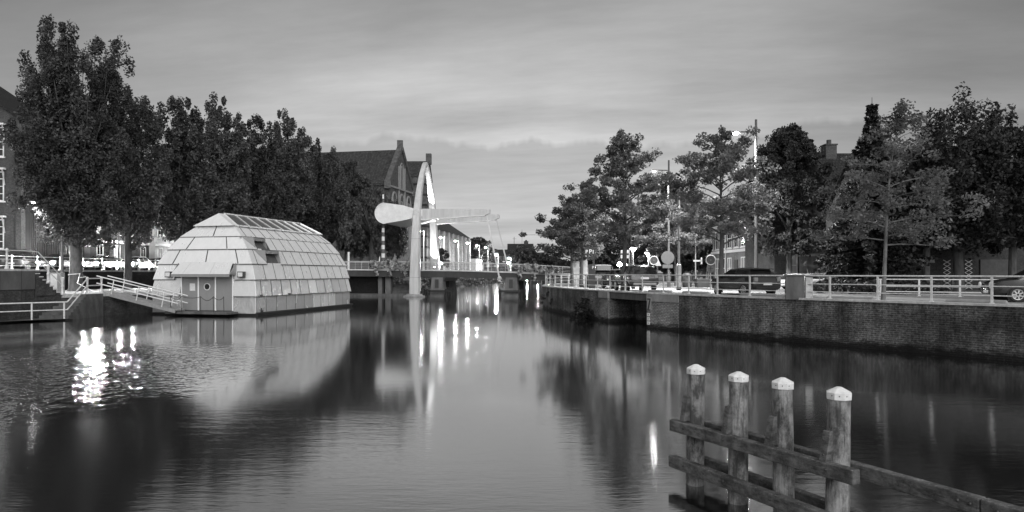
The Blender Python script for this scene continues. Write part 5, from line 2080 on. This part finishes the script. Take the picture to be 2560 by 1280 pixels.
def gable_house(name, label, x0, x1, y0, y1, z0, ze, zr, axis, wall, roof, over=.25, cat='house', chimneys=(), group=None):
    t = thing(name, label, cat, ((x0 + x1) / 2, (y0 + y1) / 2, z0), 0, group)
    b = B()
    b.wall([(x0, y0), (x1, y0), (x1, y1), (x0, y1), (x0, y0)], z0 - .3, ze)
    if axis == 'x':
        ym = (y0 + y1) / 2
        b.face([(x0, y0, ze), (x0, ym, zr), (x0, y1, ze)])
        b.face([(x1, y0, ze), (x1, y1, ze), (x1, ym, zr)])
    else:
        xm = (x0 + x1) / 2
        b.face([(x0, y0, ze), (x1, y0, ze), (xm, y0, zr)])
        b.face([(x0, y1, ze), (xm, y1, zr), (x1, y1, ze)])
    b.build('wall', wall, t)
    b = B()
    o, th = over, .18
    if axis == 'x':
        ym = (y0 + y1) / 2
        k = (zr - ze) / (ym - y0)
        for ya in (y0 - o, y1 + o):
            zz = ze - o * k
            P = [(x0 - o, ya, zz + .06), (x1 + o, ya, zz + .06), (x1 + o, ym, zr + .06), (x0 - o, ym, zr + .06)]
            b.hexa(P + [(x, y, z + th) for x, y, z in P])
    else:
        xm = (x0 + x1) / 2
        k = (zr - ze) / (xm - x0)
        for xa in (x0 - o, x1 + o):
            zz = ze - o * k
            P = [(xa, y0 - o, zz + .06), (xa, y1 + o, zz + .06), (xm, y1 + o, zr + .06), (xm, y0 - o, zr + .06)]
            b.hexa(P + [(x, y, z + th) for x, y, z in P])
    r = b.build('roof', roof, t)
    for cx, cy, cz, w, h in chimneys:
        b = B()
        b.box((cx, cy, cz + h / 2), (w, w, h))
        b.box((cx, cy, cz + h + .06), (w + .14, w + .14, .12))
        b.tube([(cx, cy, cz + h + .1), (cx, cy, cz + h + .55)], w * .22, 8)
        b.build('chimney', wall, r)
    return t


# left street houses, fronts towards the canal
h0_ = gable_house('town_house', 'tall brick corner house with white sash windows and awnings', -58, -43.3, 60, 66.5, ZU, 16.6, 21.5, 'y', 'house_brick', 'roof_dark')
for zz in (5.2, 9.4, 13.3):
    for xx in (-45.3, -48.3, -51.3):
        w_ = window(h0_, (xx, 60, zz), -math.pi / 2, 1.35, 2.6, 'glass', (1, 3), 'white')
        b = B()
        b.prism([(xx - .9, 59.94, zz + 2.75), (xx + .9, 59.94, zz + 2.75), (xx + .9, 59.94, zz + 2.9), (xx - .9, 59.94, zz + 2.9)], (0, -.35, 0))
        b.prism([(xx + .72, 59.93, zz + 1.4), (xx + .8, 59.93, zz + 1.4), (xx + .8, 59.6, zz + 2.74), (xx + .72, 59.6, zz + 2.74)], (.04, 0, 0))
        b.build('awning', 'white', w_)
b = B()
b.prism([(-43.55, 59.9, ZU), (-43.05, 59.9, ZU), (-43.05, 59.9, 16.2), (-43.55, 59.9, 16.2)], (0, .5, 0))
b.build('corner_pier', 'house_brick', h0_)
b = B()
for k in range(24):
    y = 60.6 + k * .24
    b.box((-43.25, y, 9.6), (.08, .13, 12.6))
b.build('corrugated_cladding', 'corrugated', h0_)
window(h0_, (-43.2, 65.0, 6.6), 0, 1.5, 2.0, 'glass', (1, 0), 'white')
for nm, lab, y0_, y1_, x1_, ze_, wall, ax_ in (('town_house', 'dark narrow town house behind the tallest elm', 67.2, 74, -44.0, 12.5, 'house_brick_dark', 'x'), ('town_house', 'brown brick town house with a white shop front behind the slimmer elm', 74.02, 82, -43.6, 12.0, 'house_brick', 'x'),
                                           ('town_house', 'pale stucco town house with tall windows beside the houseboat', 82.02, 94, -42.9, 12.6, 'stucco', 'x'), ('town_house', 'dark brick town house past the pale stucco one', 94.1, 106, -42.5, 11, 'house_brick_dark', 'x')):
    h_ = gable_house(nm, lab, x1_ - 10, x1_, y0_, y1_, ZU, ze_, ze_ + 4, 'y', wall, 'roof_dark', .15)
    n_ = int((y1_ - y0_) / 2.0)
    for fl in range(3):
        for k in range(n_):
            yy = y0_ + (k + .5) * (y1_ - y0_) / n_
            if fl == 0 and k % 3 == 1:
                b = B()
                b.box((x1_ + .03, yy, ZU + 1.25), (.10, 1.0, 2.5))
                b.build('door', 'dark_metal', h_)
                window(h_, (x1_, yy, ZU + 2.52), 0, 1.1, .6, 'curtain', (0, 0), 'white', False)
            else:
                window(h_, (x1_, yy, ZU + (.6 if fl == 0 else .95) + 3.1 * fl), 0, 1.15, 2.25 if fl == 0 else 1.8, 'curtain' if (k + fl) % 3 == 0 else 'glass', (1, 1), 'white')
    b = B()
    b.box((x1_ + .12, (y0_ + y1_) / 2, ze_ - .05), (.4, y1_ - y0_ - .04, .35))
    b.build('cornice', 'white', h_)
    b = B()
    b.box((x1_ + .05, (y0_ + y1_) / 2, ZU + 3.2), (.14, y1_ - y0_ - .1, .3))
    b.build('fascia', 'white', h_)

# church: transept with a steep gable, lower banded wing, long lit building
ch = thing('church', 'big dark brick church with a steep stone-edged gable behind the arch', 'church', (-26, 140, ZU))
gA, gC, gP = Vector((-24.0, 134, 0)), Vector((-21.5, 147, 0)), Vector((-22.75, 140.5, 0))
gdv = Vector((-0.982, 0.188, 0))
zE, zR = 20.9, 28.1
LEN = 34
b = B()
b.face([gA + Vector((0, 0, ZU)), gC + Vector((0, 0, ZU)), gC + Vector((0, 0, zE)), gP + Vector((0, 0, zR)), gA + Vector((0, 0, zE))])
b.face([gA + gdv * LEN + Vector((0, 0, ZU)), gA + Vector((0, 0, ZU)), gA + Vector((0, 0, zE)), gA + gdv * LEN + Vector((0, 0, zE))])
b.face([gC + Vector((0, 0, ZU)), gC + gdv * LEN + Vector((0, 0, ZU)), gC + gdv * LEN + Vector((0, 0, zE)), gC + Vector((0, 0, zE))])
b.face([gA + gdv * LEN + Vector((0, 0, ZU)), gA + gdv * LEN + Vector((0, 0, zE)), gP + gdv * LEN + Vector((0, 0, zR)), gC + gdv * LEN + Vector((0, 0, zE)), gC + gdv * LEN + Vector((0, 0, ZU))])
b.build('wall', 'church_brick', ch)
b = B()
gd2 = (gC - gA).normalized()
k_ = (zR - zE) / (gP - gA).length
for e, s in ((gA, -1), (gC, 1)):
    e2_ = e + gd2 * s * .6
    P = [e2_ + gdv * .7 + Vector((0, 0, zE - .6 * k_ + .05)), e2_ + gdv * LEN + Vector((0, 0, zE - .6 * k_ + .05)), gP + gdv * LEN + Vector((0, 0, zR + .05)), gP + gdv * .7 + Vector((0, 0, zR + .05))]
    b.hexa(P + [p + Vector((0, 0, .3)) for p in P])
rf = b.build('roof', 'roof_tile', ch)
out_ = -gdv
b = B()
for e, s in ((gA, -1), (gC, 1)):
    e2_ = e + gd2 * s * .5
    b.bar(e2_ + gdv * .25 + Vector((0, 0, zE - .1)), gP + gdv * .25 + Vector((0, 0, zR + .75)), 1.1, .8)
    b.box(e2_ + gdv * .25 + Vector((0, 0, zE - .5)), (1.3, 1.3, 1.6), R(8))
b.build('gable_coping', 'church_brick', ch)
b = B()
b.box(gP + gdv * .3 + Vector((0, 0, zR + 1.1)), (1.2, 1.2, 2.2), R(8))
b.build('gable_finial', 'church_brick', ch)


def gp_(u, z, o=0.0):
    return gP + gd2 * u + Vector((0, 0, z)) + out_ * o


b = B()
for u in (-1.7, 1.7):
    b.prism([gp_(u - .14, 12), gp_(u + .14, 12), gp_(u + .14, 24.8), gp_(u - .14, 24.8)], out_ * .25)
b.prism([gp_(-6.4, 20.0), gp_(6.4, 20.0), gp_(6.4, 20.35), gp_(-6.4, 20.35)], out_ * .3)
for rr2 in (1.0, .62):
    arc = [gp_(rr2 * math.cos(a), 24.0 + rr2 * 1.6 * math.sin(a), .1) for a in [math.pi * j / 10 for j in range(11)]]
    b.tube([gp_(rr2, 20.4, .1)] + arc + [gp_(-rr2, 20.4, .1)], .13, 5)
b.build('gable_moulding', 'stone_trim', ch)
for u in (-4.2, 0, 4.2):
    b = B()
    w_ = 1.25
    arc = [gp_(u + w_ * math.cos(a), 17.2 + 2.0 * math.sin(a), .06) for a in [math.pi * j / 10 for j in range(11)]]
    b.tube([gp_(u + w_, 8, .06)] + arc + [gp_(u - w_, 8, .06)], .2, 5)
    for k in (-.42, .42):
        b.bar(gp_(u + k, 8, .06), gp_(u + k, 17.8, .06), .16, .16)
    lw = b.build('lancet_window', 'stone_trim', ch)
    b = B()
    b.prism([gp_(u + w_ * math.cos(a) * .95, 17.2 + 1.9 * math.sin(a), .01) for a in [math.pi * j / 10 for j in range(11)]] + [gp_(u - w_ * .95, 8, .01), gp_(u + w_ * .95, 8, .01)], out_ * .03)
    b.build('pane', 'glass', lw)
wg = gable_house('church_wing', 'banded brick church wing with its own gable, directly behind the white arch', -27, -18.75, 150, 160, ZU, 24.2, 28.2, 'x', 'church_brick', 'roof_tile', .15, 'church')
b = B()
for k in range(8):
    b.box((-22.8, 149.93, 22.6 - 2.3 * k), (8.3, .16, .35))
    b.box((-18.70, 155, 22.6 - 2.3 * k), (.16, 10.2, .35))
b.build('brick_band', 'roof_dark', wg)
b = B()
b.box((-18.9, 155, 28.9), (1.2, 1.2, 2.4))
b.build('gable_finial', 'church_brick', wg)
lb = thing('cloister_building', 'long low hip-roofed building with a lamplit pale wall behind the lamps', 'building', (-15, 180, ZU))
fa, fb = Vector((-17.9, 160.5, 0)), Vector((-12.9, 205, 0))
fdv = (fb - fa).normalized()
fnv = Vector((-fdv.y, fdv.x, 0))
zE2, zR2 = 13.5, 19.0
b = B()
b.wall([(fa.x, fa.y), (fb.x, fb.y), ((fb + fnv * 14).x, (fb + fnv * 14).y), ((fa + fnv * 14).x, (fa + fnv * 14).y), (fa.x, fa.y)], ZU - .2, zE2)
b.build('wall', 'house_brick_pale', lb)
up3 = Vector((0, 0, 1))
b = B()
A_, B_ = fa - fnv * .5 - fdv * .5 + up3 * (zE2 - .1), fb - fnv * .5 + fdv * .5 + up3 * (zE2 - .1)
C_, D_ = fb + fnv * 14.5 + fdv * .5 + up3 * (zE2 - .1), fa + fnv * 14.5 - fdv * .5 + up3 * (zE2 - .1)
r0_, r1_ = fa + fnv * 7 + up3 * zR2, fb + fnv * 7 - fdv * 9 + up3 * zR2
b.face([A_, B_, r1_, r0_])
b.face([B_, C_, r1_])
b.face([C_, D_, r0_, r1_])
b.face([D_, A_, r0_])
b.face([A_, D_, C_, B_])
rr3 = b.build('roof', 'roof_tile', lb)
b = B()
q = r1_ - fdv * 3
b.box((q.x, q.y, zR2 + .6), (1.3, 1.3, 2.2), .1)
b.build('chimney', 'church_brick', rr3)
for k in range(8):
    b = B()
    q = fa + fdv * (2 + 5.8 * k) - fnv * .14
    b.box((q.x, q.y, (ZU + zE2) / 2), (.5, .7, zE2 - ZU - .3), math.atan2(fdv.y, fdv.x))
    b.build('buttress', 'stone_trim', lb)
    if k < 7:
        for du in (-.9, 0, .9):
            q = fa + fdv * (4.9 + 5.8 * k + du)
            window(lb, (q.x, q.y, 10.6), math.atan2(-fnv.y, -fnv.x), .45, 1.7, 'glass', (0, 0), 'stone_trim', False)
b = B()
b.sheet([(-10.8, 204), (-9.4, 214), (-15, 215), (-16, 206)], ZU + 4)
b.wall([(-10.8, 204), (-9.4, 214)], ZU, ZU + 4.0)
b.wall([(-16, 204.6), (-10.8, 204)], ZU, ZU + 4.0)
tag(b.build('annex', 'stucco'), 'small pale annex at the far end of the lit building', 'building')
f1 = gable_house('far_house', 'dark far-bank house between the lifting rods', -9.5, -1.5, 232, 244, ZU, wz(640, 236), wz(626, 240), 'x', 'house_brick_dark', 'roof_dark', .4)
for k in range(3):
    window(f1, (-8 + 2.6 * k, 232, 5.2), -math.pi / 2, 1.2, 1.8, 'curtain', (1, 0), 'white')
f2 = gable_house('far_house', 'dark far-bank house with rooftop antennas', -1.2, 7.4, 246, 258, ZU, wz(627, 250), wz(611, 252), 'x', 'house_brick_dark', 'roof_dark', .5, chimneys=[(5.2, 252, wz(612, 252), 1.6, 1.2)])
b = B()
b.tube([(.8, 252, wz(611, 252)), (.8, 252, wz(592, 252))], .09, 5)
b.bar((.2, 252, wz(597, 252)), (1.6, 252, wz(597, 252)), .08, .08)
b.tube([(3.7, 252, wz(611, 252)), (3.7, 252, wz(574, 252))], .05, 5)
b.build('antenna', 'dark_metal', f2)
# end of the canal: low dark quay with moored boats
b = B()
b.wall([(-6, 212), (14, 203), (40, 196), (70, 190)], -.5, 1.3)
b.sheet([(-6, 212), (14, 203), (40, 196), (70, 190), (90, 340), (-6, 340)], 1.3)
struct(b.build('far_quay_ground', 'earth'))
for k in range(5):
    t = thing('moored_boat', ('first', 'second', 'third', 'fourth', 'fifth')[k] + ' dark boat moored at the far quay, counting from the bridge pier', 'boat', (4.0 + 3.1 * k, 201 - 1.0 * k, 0), R(-18), 'boats moored at the far quay')
    b = B()
    b.loft([[(-1.4, -.5, .0), (-1.4, .5, .0), (-1.4, .65, .7), (-1.4, -.65, .7)], [(.4, -.55, -.05), (.4, .55, -.05), (.4, .7, .72), (.4, -.7, .72)], [(1.5, -.05, .15), (1.5, .05, .15), (1.5, .08, .9), (1.5, -.08, .9)]])
    b.build('hull', 'hullmat', t, world=False)
    b = B()
    b.box((-.3, 0, .95), (1.2, .8, .5), 0, .8)
    b.build('cabin', 'mid_paint', t, world=False)
    b = B()
    b.ball((.5, 0, 1.35), .10, 8, 5)
    b.tube([(.5, 0, .7), (.5, 0, 1.3)], .03, 5)
    b.build('deck_lamp', 'lamp_far', t, world=False)

# right street: row of houses, brick house, garage with a painted wall, dark house with a canopy
rh = thing('terrace_houses'.replace('houses', 'house'), 'long lamplit terrace with tall white windows behind the hatchback', 'house', (23.5, 85, ZQ))
b = B()
b.wall([(23.66, 66.5), (24.6, 104)], ZQ - .2, 8.6)
b.wall([(36, 66.5), (23.66, 66.5)], ZQ - .2, 8.6)
b.wall([(24.6, 104), (36, 104)], ZQ - .2, 8.6)
b.build('wall', 'house_brick_pale', rh)
b = B()
for P in ([(23.3, 66.3, 8.5), (24.3, 104.3, 8.5), (29.5, 104.3, 12.4), (28.4, 66.3, 12.4)], [(36.5, 66.3, 8.5), (36.5, 104.3, 8.5), (29.5, 104.3, 12.4), (28.4, 66.3, 12.4)]):
    b.hexa(P + [(x, y, z + .2) for x, y, z in P])
b.build('roof', 'roof_dark', rh)
an = math.pi + .025
for k in range(15):
    y = 67.6 + 2.42 * k
    x = 23.6 + (y - 64) / 40.0
    if k % 4 == 2:
        b = B()
        b.box((x - .03, y, ZQ + 1.3), (.12, 1.1, 2.6))
        b.build('door', 'dark_metal', rh)
    else:
        window(rh, (x, y, ZQ + .55), an, 1.35, 2.3, 'curtain' if k % 2 else 'glass', (1, 1), 'white')
    window(rh, (x, y, ZQ + 3.9), an, 1.35, 2.1, 'glass', (1, 1), 'white')
    if k % 3 == 0:
        b = B()
        b.tube([(x - .08, y + 1.27, ZQ), (x - .08, y + 1.27, 8.5)], .05, 6)
        b.build('drainpipe', 'white', rh)
b = B()
b.prism([(23.41, 66.4, 8.2), (23.66, 66.4, 8.2), (23.66, 66.4, 8.6), (23.41, 66.4, 8.6)], (.94, 37.5, 0))
b.prism([(23.51, 66.4, 5.3), (23.66, 66.4, 5.3), (23.66, 66.4, 5.6), (23.51, 66.4, 5.6)], (.94, 37.5, 0))
b.build('cornice', 'white', rh)
bh = gable_house('brick_house', 'brick house with a tiled roof and chimney above the trees', 22.6, 37.5, 58.8, 66.2, ZQ, 9.4, 13.8, 'x', 'house_brick', 'roof_dark', .3, chimneys=[(29.0, 62.5, 12.8, 1.0, 1.9)])
for xx in (24.1, 28.9):
    window(bh, (xx, 58.8, ZQ + .9), -math.pi / 2, .95, 1.9, 'curtain', (0, 1), 'white')
    window(bh, (xx, 58.8, ZQ + 4.2), -math.pi / 2, 1.1, 1.7, 'glass', (0, 1), 'white')
ga_ = thing('garage', 'low garage whose wall carries pale painted reeds and a figure', 'garage', (26.2, 58, ZQ))
b = B()
b.span(24.7, 27.7, 57.2, 58.75, ZQ - .2, ZQ + 2.6)
b.build('wall', 'concrete_dark', ga_)
b = B()
b.span(24.6, 27.8, 57.0, 58.76, ZQ + 2.602, ZQ + 2.80)
b.build('roof', 'concrete', ga_)
b = B()
rg = random.Random(17)


def stroke(x, z, dx, h, w):
    b.face([(x - w, 57.192, z), (x + w, 57.192, z), (x + dx * .5 + w * .7, 57.192, z + h * .6), (x + dx * .5 - w * .7, 57.192, z + h * .6)])
    b.face([(x + dx * .5 - w * .7, 57.192, z + h * .6), (x + dx * .5 + w * .7, 57.192, z + h * .6), (x + dx, 57.192, z + h)])


for k in range(60):
    x = rg.uniform(24.85, 25.75) if k % 2 else rg.uniform(26.35, 27.5)
    stroke(x, ZQ + rg.uniform(.02, .5), rg.uniform(-.25, .25), rg.uniform(.5, 1.35), rg.uniform(.02, .055))
pf = [(26.05 + .17 * math.cos(a), 57.191, ZQ + 2.1 + .22 * math.sin(a)) for a in [j * math.pi / 6 for j in range(12)]]
b.face(pf)
b.build('wall_painting', 'white', ga_)
b = B()
b.face([(25.88, 57.193, ZQ + .2), (26.22, 57.193, ZQ + .2), (26.28, 57.193, ZQ + 1.6), (26.05, 57.193, ZQ + 1.86), (25.82, 57.193, ZQ + 1.6)])
b.build('painted_figure', 'mid_paint', ga_)
dh = gable_house('dark_house', 'dark brick house with a pale flat canopy behind the guard rail', 24.85, 44, 46.0, 54, ZQ, 7.6, 11.2, 'x', 'house_brick_dark', 'roof_dark', .3, chimneys=[(33, 50, 10.2, .9, 1.6)])
dh.location.x += 0
b = B()
b.span(24.0, 27.6, 44.6, 46.0, ZQ + 1.95, ZQ + 2.32)
b.span(24.0, 27.6, 44.56, 46.0, ZQ + 1.86, ZQ + 1.946)
b.build('canopy', 'mid_paint', dh)
for xx, zz, w_ in ((25.4, 4.9, .8), (31.5, 4.9, 2.2), (36.5, 4.9, 2.2)):
    window(dh, (xx, 46, ZQ + zz - 1.9 + .6), -math.pi / 2, w_, 1.6, 'glass', (1, 0), 'mid_paint')
for xx in (26.3, 32.6):
    b = B()
    b.box((xx, 45.97, ZQ + 1.05), (2.2, .12, 2.1))
    b.build('garage_door', 'dark_metal', dh)
b = B()
b.tube([(26.35, 45.9, ZQ + 2.3), (26.35, 45.9, 7.4)], .05, 6)
b.build('drainpipe', 'mid_paint', dh)
b = B()
b.span(30.3, 32.7, 45.9, 46.2, ZQ + 3.35, ZQ + 3.6)
b.build('balcony_edge', 'white', dh)
for k, xx in enumerate((29.2, 30.65)):
    b = B()
    for j in range(7):
        for s in (-1, 1):
            b.bar((xx - .22, 45.85, ZQ + .1 + .28 * j), (xx + .25, 45.85, ZQ + .1 + .28 * (j + 1)) if s > 0 else (xx + .25, 45.85, ZQ + .1 + .28 * j), .02, .03) if s > 0 else b.bar((xx + .25, 45.83, ZQ + .1 + .28 * j), (xx - .25, 45.83, ZQ + .1 + .28 * (j + 1)), .02, .03)
    tag(b.build('trellis', 'rail_white'), ('white lattice trellis closer to the slender oak', 'white lattice trellis closer to the parked dark car')[k], 'trellis', 'trellises on the dark house')

# ---------------------------------------------------------------- street furniture on the right bank
blk = thing('stone_block', 'dark stained block with a pale slab at its side, by the quay railing', 'block', (12.6, 31.0, ZQ))
ang_ = R(-20)
b = B()
b.box((12.72, 30.75, ZQ + .52), (.78, .8, 1.04), ang_)
b.build('block_body', 'concrete_dark', blk, bevel=.02)
b = B()
b.box((12.72, 30.75, ZQ + 1.085), (.84, .86, .085), ang_)
b.build('cap', 'concrete_dark', blk)
b = B()
b.box((13.28, 30.57, ZQ + .5), (.30, .7, 1.0), ang_)
b.build('slab', 'coping', blk, bevel=.015)
KB = [(wx(2125, 30.0), 30.0, 'low rounded kerb log on the paving before the slender oak'), (wx(2440, 26.4), 26.4, 'low rounded kerb log beside the car with alloy wheels'), (wx(1895, 34.6), 34.6, 'low kerb log behind the dark hatchback'), (wx(1740, 37.8), 37.8, 'low kerb log in front of the open-boughed oak'), (wx(1650, 41.0), 41.0, 'low kerb log behind the off-road car')]
for x, y, lab in KB:
    b = B()
    L_ = 1.0
    a = math.atan2(-7.3, 5.5) if y < 36 else math.atan2(-6, 3.2)
    c_, s_ = math.cos(a), math.sin(a)
    pts = [(x + c_ * t, y + s_ * t, ZQ + .07) for t in (-1.05, -1.0, -.5, .5, 1.0, 1.05)]
    b.tube(pts, [.04, .10, .105, .105, .10, .04], 8)
    tag(b.build('kerb_log', 'concrete', smooth=True), lab, 'kerb log', 'parking kerb logs')


def sign_post(name, label, loc, h, cat='sign', r=.035):
    t = thing(name, label, cat, loc)
    b = B()
    b.tube([(0, 0, 0), (0, 0, h)], r, 8)
    b.build('post', 'galv', t, world=False, smooth=True)
    return t


def disc(t, name, z, r, mat, y=-.05, n=24, th=.02, r0=None):
    b = B()
    b.lathe((0, y, z), [(r, -th), (r, 0)], n, 'y')
    return b.build(name, mat, t, world=False)


for px, Y, py, lab, sub in ((1776, 49, 650, 'round white-ringed sign above a smaller round plate, by the open-boughed oak', True), (1634, 56, 651, 'round white-ringed sign beside the off-road car', False)):
    h = wz(py, Y) - ZQ
    t = sign_post('ring_sign', lab, (wx(px, Y), Y, ZQ), h + .3)
    disc(t, 'sign_face', h, .36, 'sign_dark', -.05)
    b = B()
    b.tube([(.34 * math.cos(a), -.08, h + .34 * math.sin(a)) for a in [k * math.pi / 12 for k in range(25)]], .035, 6, cap=False)
    b.build('ring', 'sign_ring', t, world=False)
    disc(t, 'hub', h, .06, 'sign_back', -.085)
    if sub:
        o = disc(t, 'lower_plate', h - .62, .30, 'sign_back', -.05)
        b = B()
        b.bar((0, -.075, h - .82), (0, -.075, h - .42), .05, .012)
        b.bar((-.18, -.075, h - .62), (.18, -.075, h - .62), .012, .05)
        b.build('arrow', 'sign_dark', o, world=False)
    else:
        b = B()
        b.prism([(.12, .1, h - .45), (.66, .1, h - .45), (.39, .1, h + .12)], (0, .02, 0))
        b.build('warning_triangle', 'mid_paint', t, world=False)
t = thing('round_sign_back', 'grey round sign back with a small plate on the second tall lamp', 'sign', (wx(1669, 56.8), 56.8, ZQ))
h = wz(644, 56.8) - ZQ
disc(t, 'sign_face', h, .55, 'sign_back', -.02)
b = B()
b.box((0, -.03, h - .72), (.85, .03, .30))
b.build('small_plate', 'sign_back', t, world=False)
sp = sign_post('street_post', 'plain thick-based post between the two tall lamps', (wx(1697, 47.5), 47.5, ZQ), 7.2, 'post', .085)
b = B()
b.tube([(0, 0, 0), (0, 0, 1.75), (0, 0, 1.8)], [.165, .165, .09], 10)
b.build('sleeve', 'galv', sp, world=False, smooth=True)
b = B()
b.tube([(0, 0, .0), (0, 0, .2)], .175, 10)
b.build('base', 'black', sp, world=False)
ns = sign_post('name_sign', 'slim post with a small street name board behind the open-boughed oak', (wx(1739, 62), 62, ZQ), wz(575, 62) - ZQ, 'sign', .05)
h = wz(652, 62) - ZQ
b = B()
b.box((.15, -.05, h), (.75, .03, .16))
b.build('name_board', 'sign_ring', ns, world=False)
b = B()
b.box((.52, -.05, h + .0), (.12, .03, .6))
b.build('end_board', 'sign_ring', ns, world=False)
# parking sign: boards on a dark post, letters as raised strokes


def letter_P(b, x, z, s, y):
    w = s * .16
    b.box((x + w / 2, y, z + s / 2), (w, .012, s))
    b.box((x + s * .34, y, z + s - w / 2), (s * .36, .012, w))
    b.box((x + s * .34, y, z + s * .47), (s * .36, .012, w))
    b.box((x + s * .52, y, z + s * .735), (w, .012, s * .38))


Yp = 54.0
ps = thing('parking_sign', 'dark parking sign with letters P P on a square post', 'sign', (wx(1484, Yp), Yp, ZQ))
h = wz(618, Yp) - ZQ
b = B()
b.box((0, 0, h / 2), (.16, .16, h))
b.build('post', 'sign_dark', ps, world=False)
b = B()
b.box((-.33, -.1, h - .32), (.78, .06, .64))
bd = b.build('board', 'sign_dark', ps, world=False)
b = B()
letter_P(b, -.64, h - .50, .28, -.137)
letter_P(b, -.36, h - .50, .32, -.137)
for k in range(3):
    b.box((-.05, -.137, h - .46 + .1 * k), (.10, .012, .05))
b.build('lettering', 'white', bd, world=False)
b = B()
b.box((-.12, -.12, h - .86), (.26, .04, .26))
b.build('lower_board', 'sign_dark', ps, world=False)
pm = thing('parking_meter', 'dark parking pillar marked P beside the parking sign', 'parking meter', (wx(1479, 52.5), 52.5, ZQ))
b = B()
b.box((0, 0, .92), (.52, .42, 1.84))
mb_ = b.build('pillar_body', 'sign_dark', pm, world=False, bevel=.03)
b = B()
letter_P(b, .02, 1.50, .22, -.215)
b.build('lettering', 'white', mb_, world=False)
for k, (px, Y, lab) in enumerate([(1440, 64, 'pale pointed column between the two oak trunks by the bridge'), (1463, 66, 'white pillar behind the two oaks by the bridge')]):
    t = thing('bridge_pillar', lab, 'pillar', (wx(px, Y), Y, ZQ))
    b = B()
    b.box((0, 0, 1.2), (.6 if k == 0 else .4, .5, 2.4))
    b.build('shaft', 'galv', t, world=False)
    b = B()
    b.lathe((0, 0, 2.405), [(.42 if k == 0 else .28, 0), (.06, .55)], 4)
    b.build('cap', 'white', t, world=False)
# boards by the cone lamp
nb = sign_post('direction_board', 'white two-line direction board beside the cone-topped lamp', (wx(1573, 76), 76, ZQ), 3.9, 'sign', .06)
b = B()
for z in (3.0, 3.55):
    b.box((-.5, -.06, z), (.9, .03, .36))
b.build('board', 'white', nb, world=False)
tc = thing('tram_gantry'.replace('tram_', ''), 'thin dark overhead arm between the oak and the hooded lamp', 'gantry', (wx(1540, 96), 96, ZQ))
b = B()
z = wz(609, 96)
b.bar((wx(1534, 96), 96, z), (wx(1580, 96), 96, z), .12, .16)
b.bar((wx(1580, 96), 96, ZQ), (wx(1580, 96), 96, z), .14, .14)
b.build('arm', 'dark_metal', tc)
bl = thing('litter_bin', 'dark rounded bin on the pavement beneath the street name post', 'bin', (wx(1718, 57), 57, ZQ))
b = B()
b.lathe((0, 0, 0), [(.36, 0), (.42, .2), (.42, .95), (.3, 1.15), (.1, 1.2)], 12)
b.build('bin_body', 'dark_metal', bl, world=False, smooth=True)
b = B()
b.box((0, -.4, .92), (.36, .06, .14))
b.build('slot', 'black', bl, world=False)
bo_ = thing('planter_box', 'dark square planter beside the ring sign post', 'planter', (wx(1757, 56), 56, ZQ))
b = B()
b.box((0, 0, .35), (1.1, .8, .7), 0, 1.1)
b.build('tub', 'dark_metal', bo_, world=False, bevel=.02)
b = B()
b.box((0, 0, .715), (1.0, .7, .03))
b.build('soil', 'earth', bo_, world=False)

# flower boxes on the bridge railing
for s0, s1, lab in ((-6.3, 0.3, 'long flower box on the bridge railing between barrier boom and arch'), (12.6, 18.6, 'long flower box on the bridge railing nearer the brick quay')):
    t = thing('flower_box', lab, 'flower box', br(s0, .8, dz(s0)), 0, 'flower boxes on the bridge')
    b = B()
    b.bar(br(s0, .78, dz(s0) + .42), br(s1, .78, dz(s1) + .42), .30, .32)
    b.build('trough', 'dark_metal', t)
    cen, rad = [], []
    rg = random.Random(int(s0 * 10) + 90)
    o0 = OFF[t.name]
    for k in range(int((s1 - s0) * 13)):
        s = rg.uniform(s0, s1)
        p = br(s, .70 + rg.gauss(0, .14), dz(s) + .58 + rg.gauss(0, .2) + .18 * math.sin(s * 4.1)) - o0
        cen.append(p)
        rad.append((.36, .3, .3))
    for s in [s0 + .8, s0 + 2.6, s0 + 4.7]:
        for k in range(3):
            cen.append(br(s + .1 * k, .62, dz(s) - .05 - .28 * k) - o0)
            rad.append((.22, .2, .3))
    leaf_mesh('flowers', cen, rad, 80, .16, 'flower', t, 70 + int(s1))
# fence line behind the low border, thin
b = B()
bf = [(wx(2005, 46), 46), (wx(2150, 42.5), 42.5)]
railing('garden_fence', 'low thin garden fence in front of the painted garage', bf, ZQ, 1.15, [1.12, .6], 1.2, .02, [.015, .015], 'mid_paint', start=.1)

bpy.context.view_layer.update()
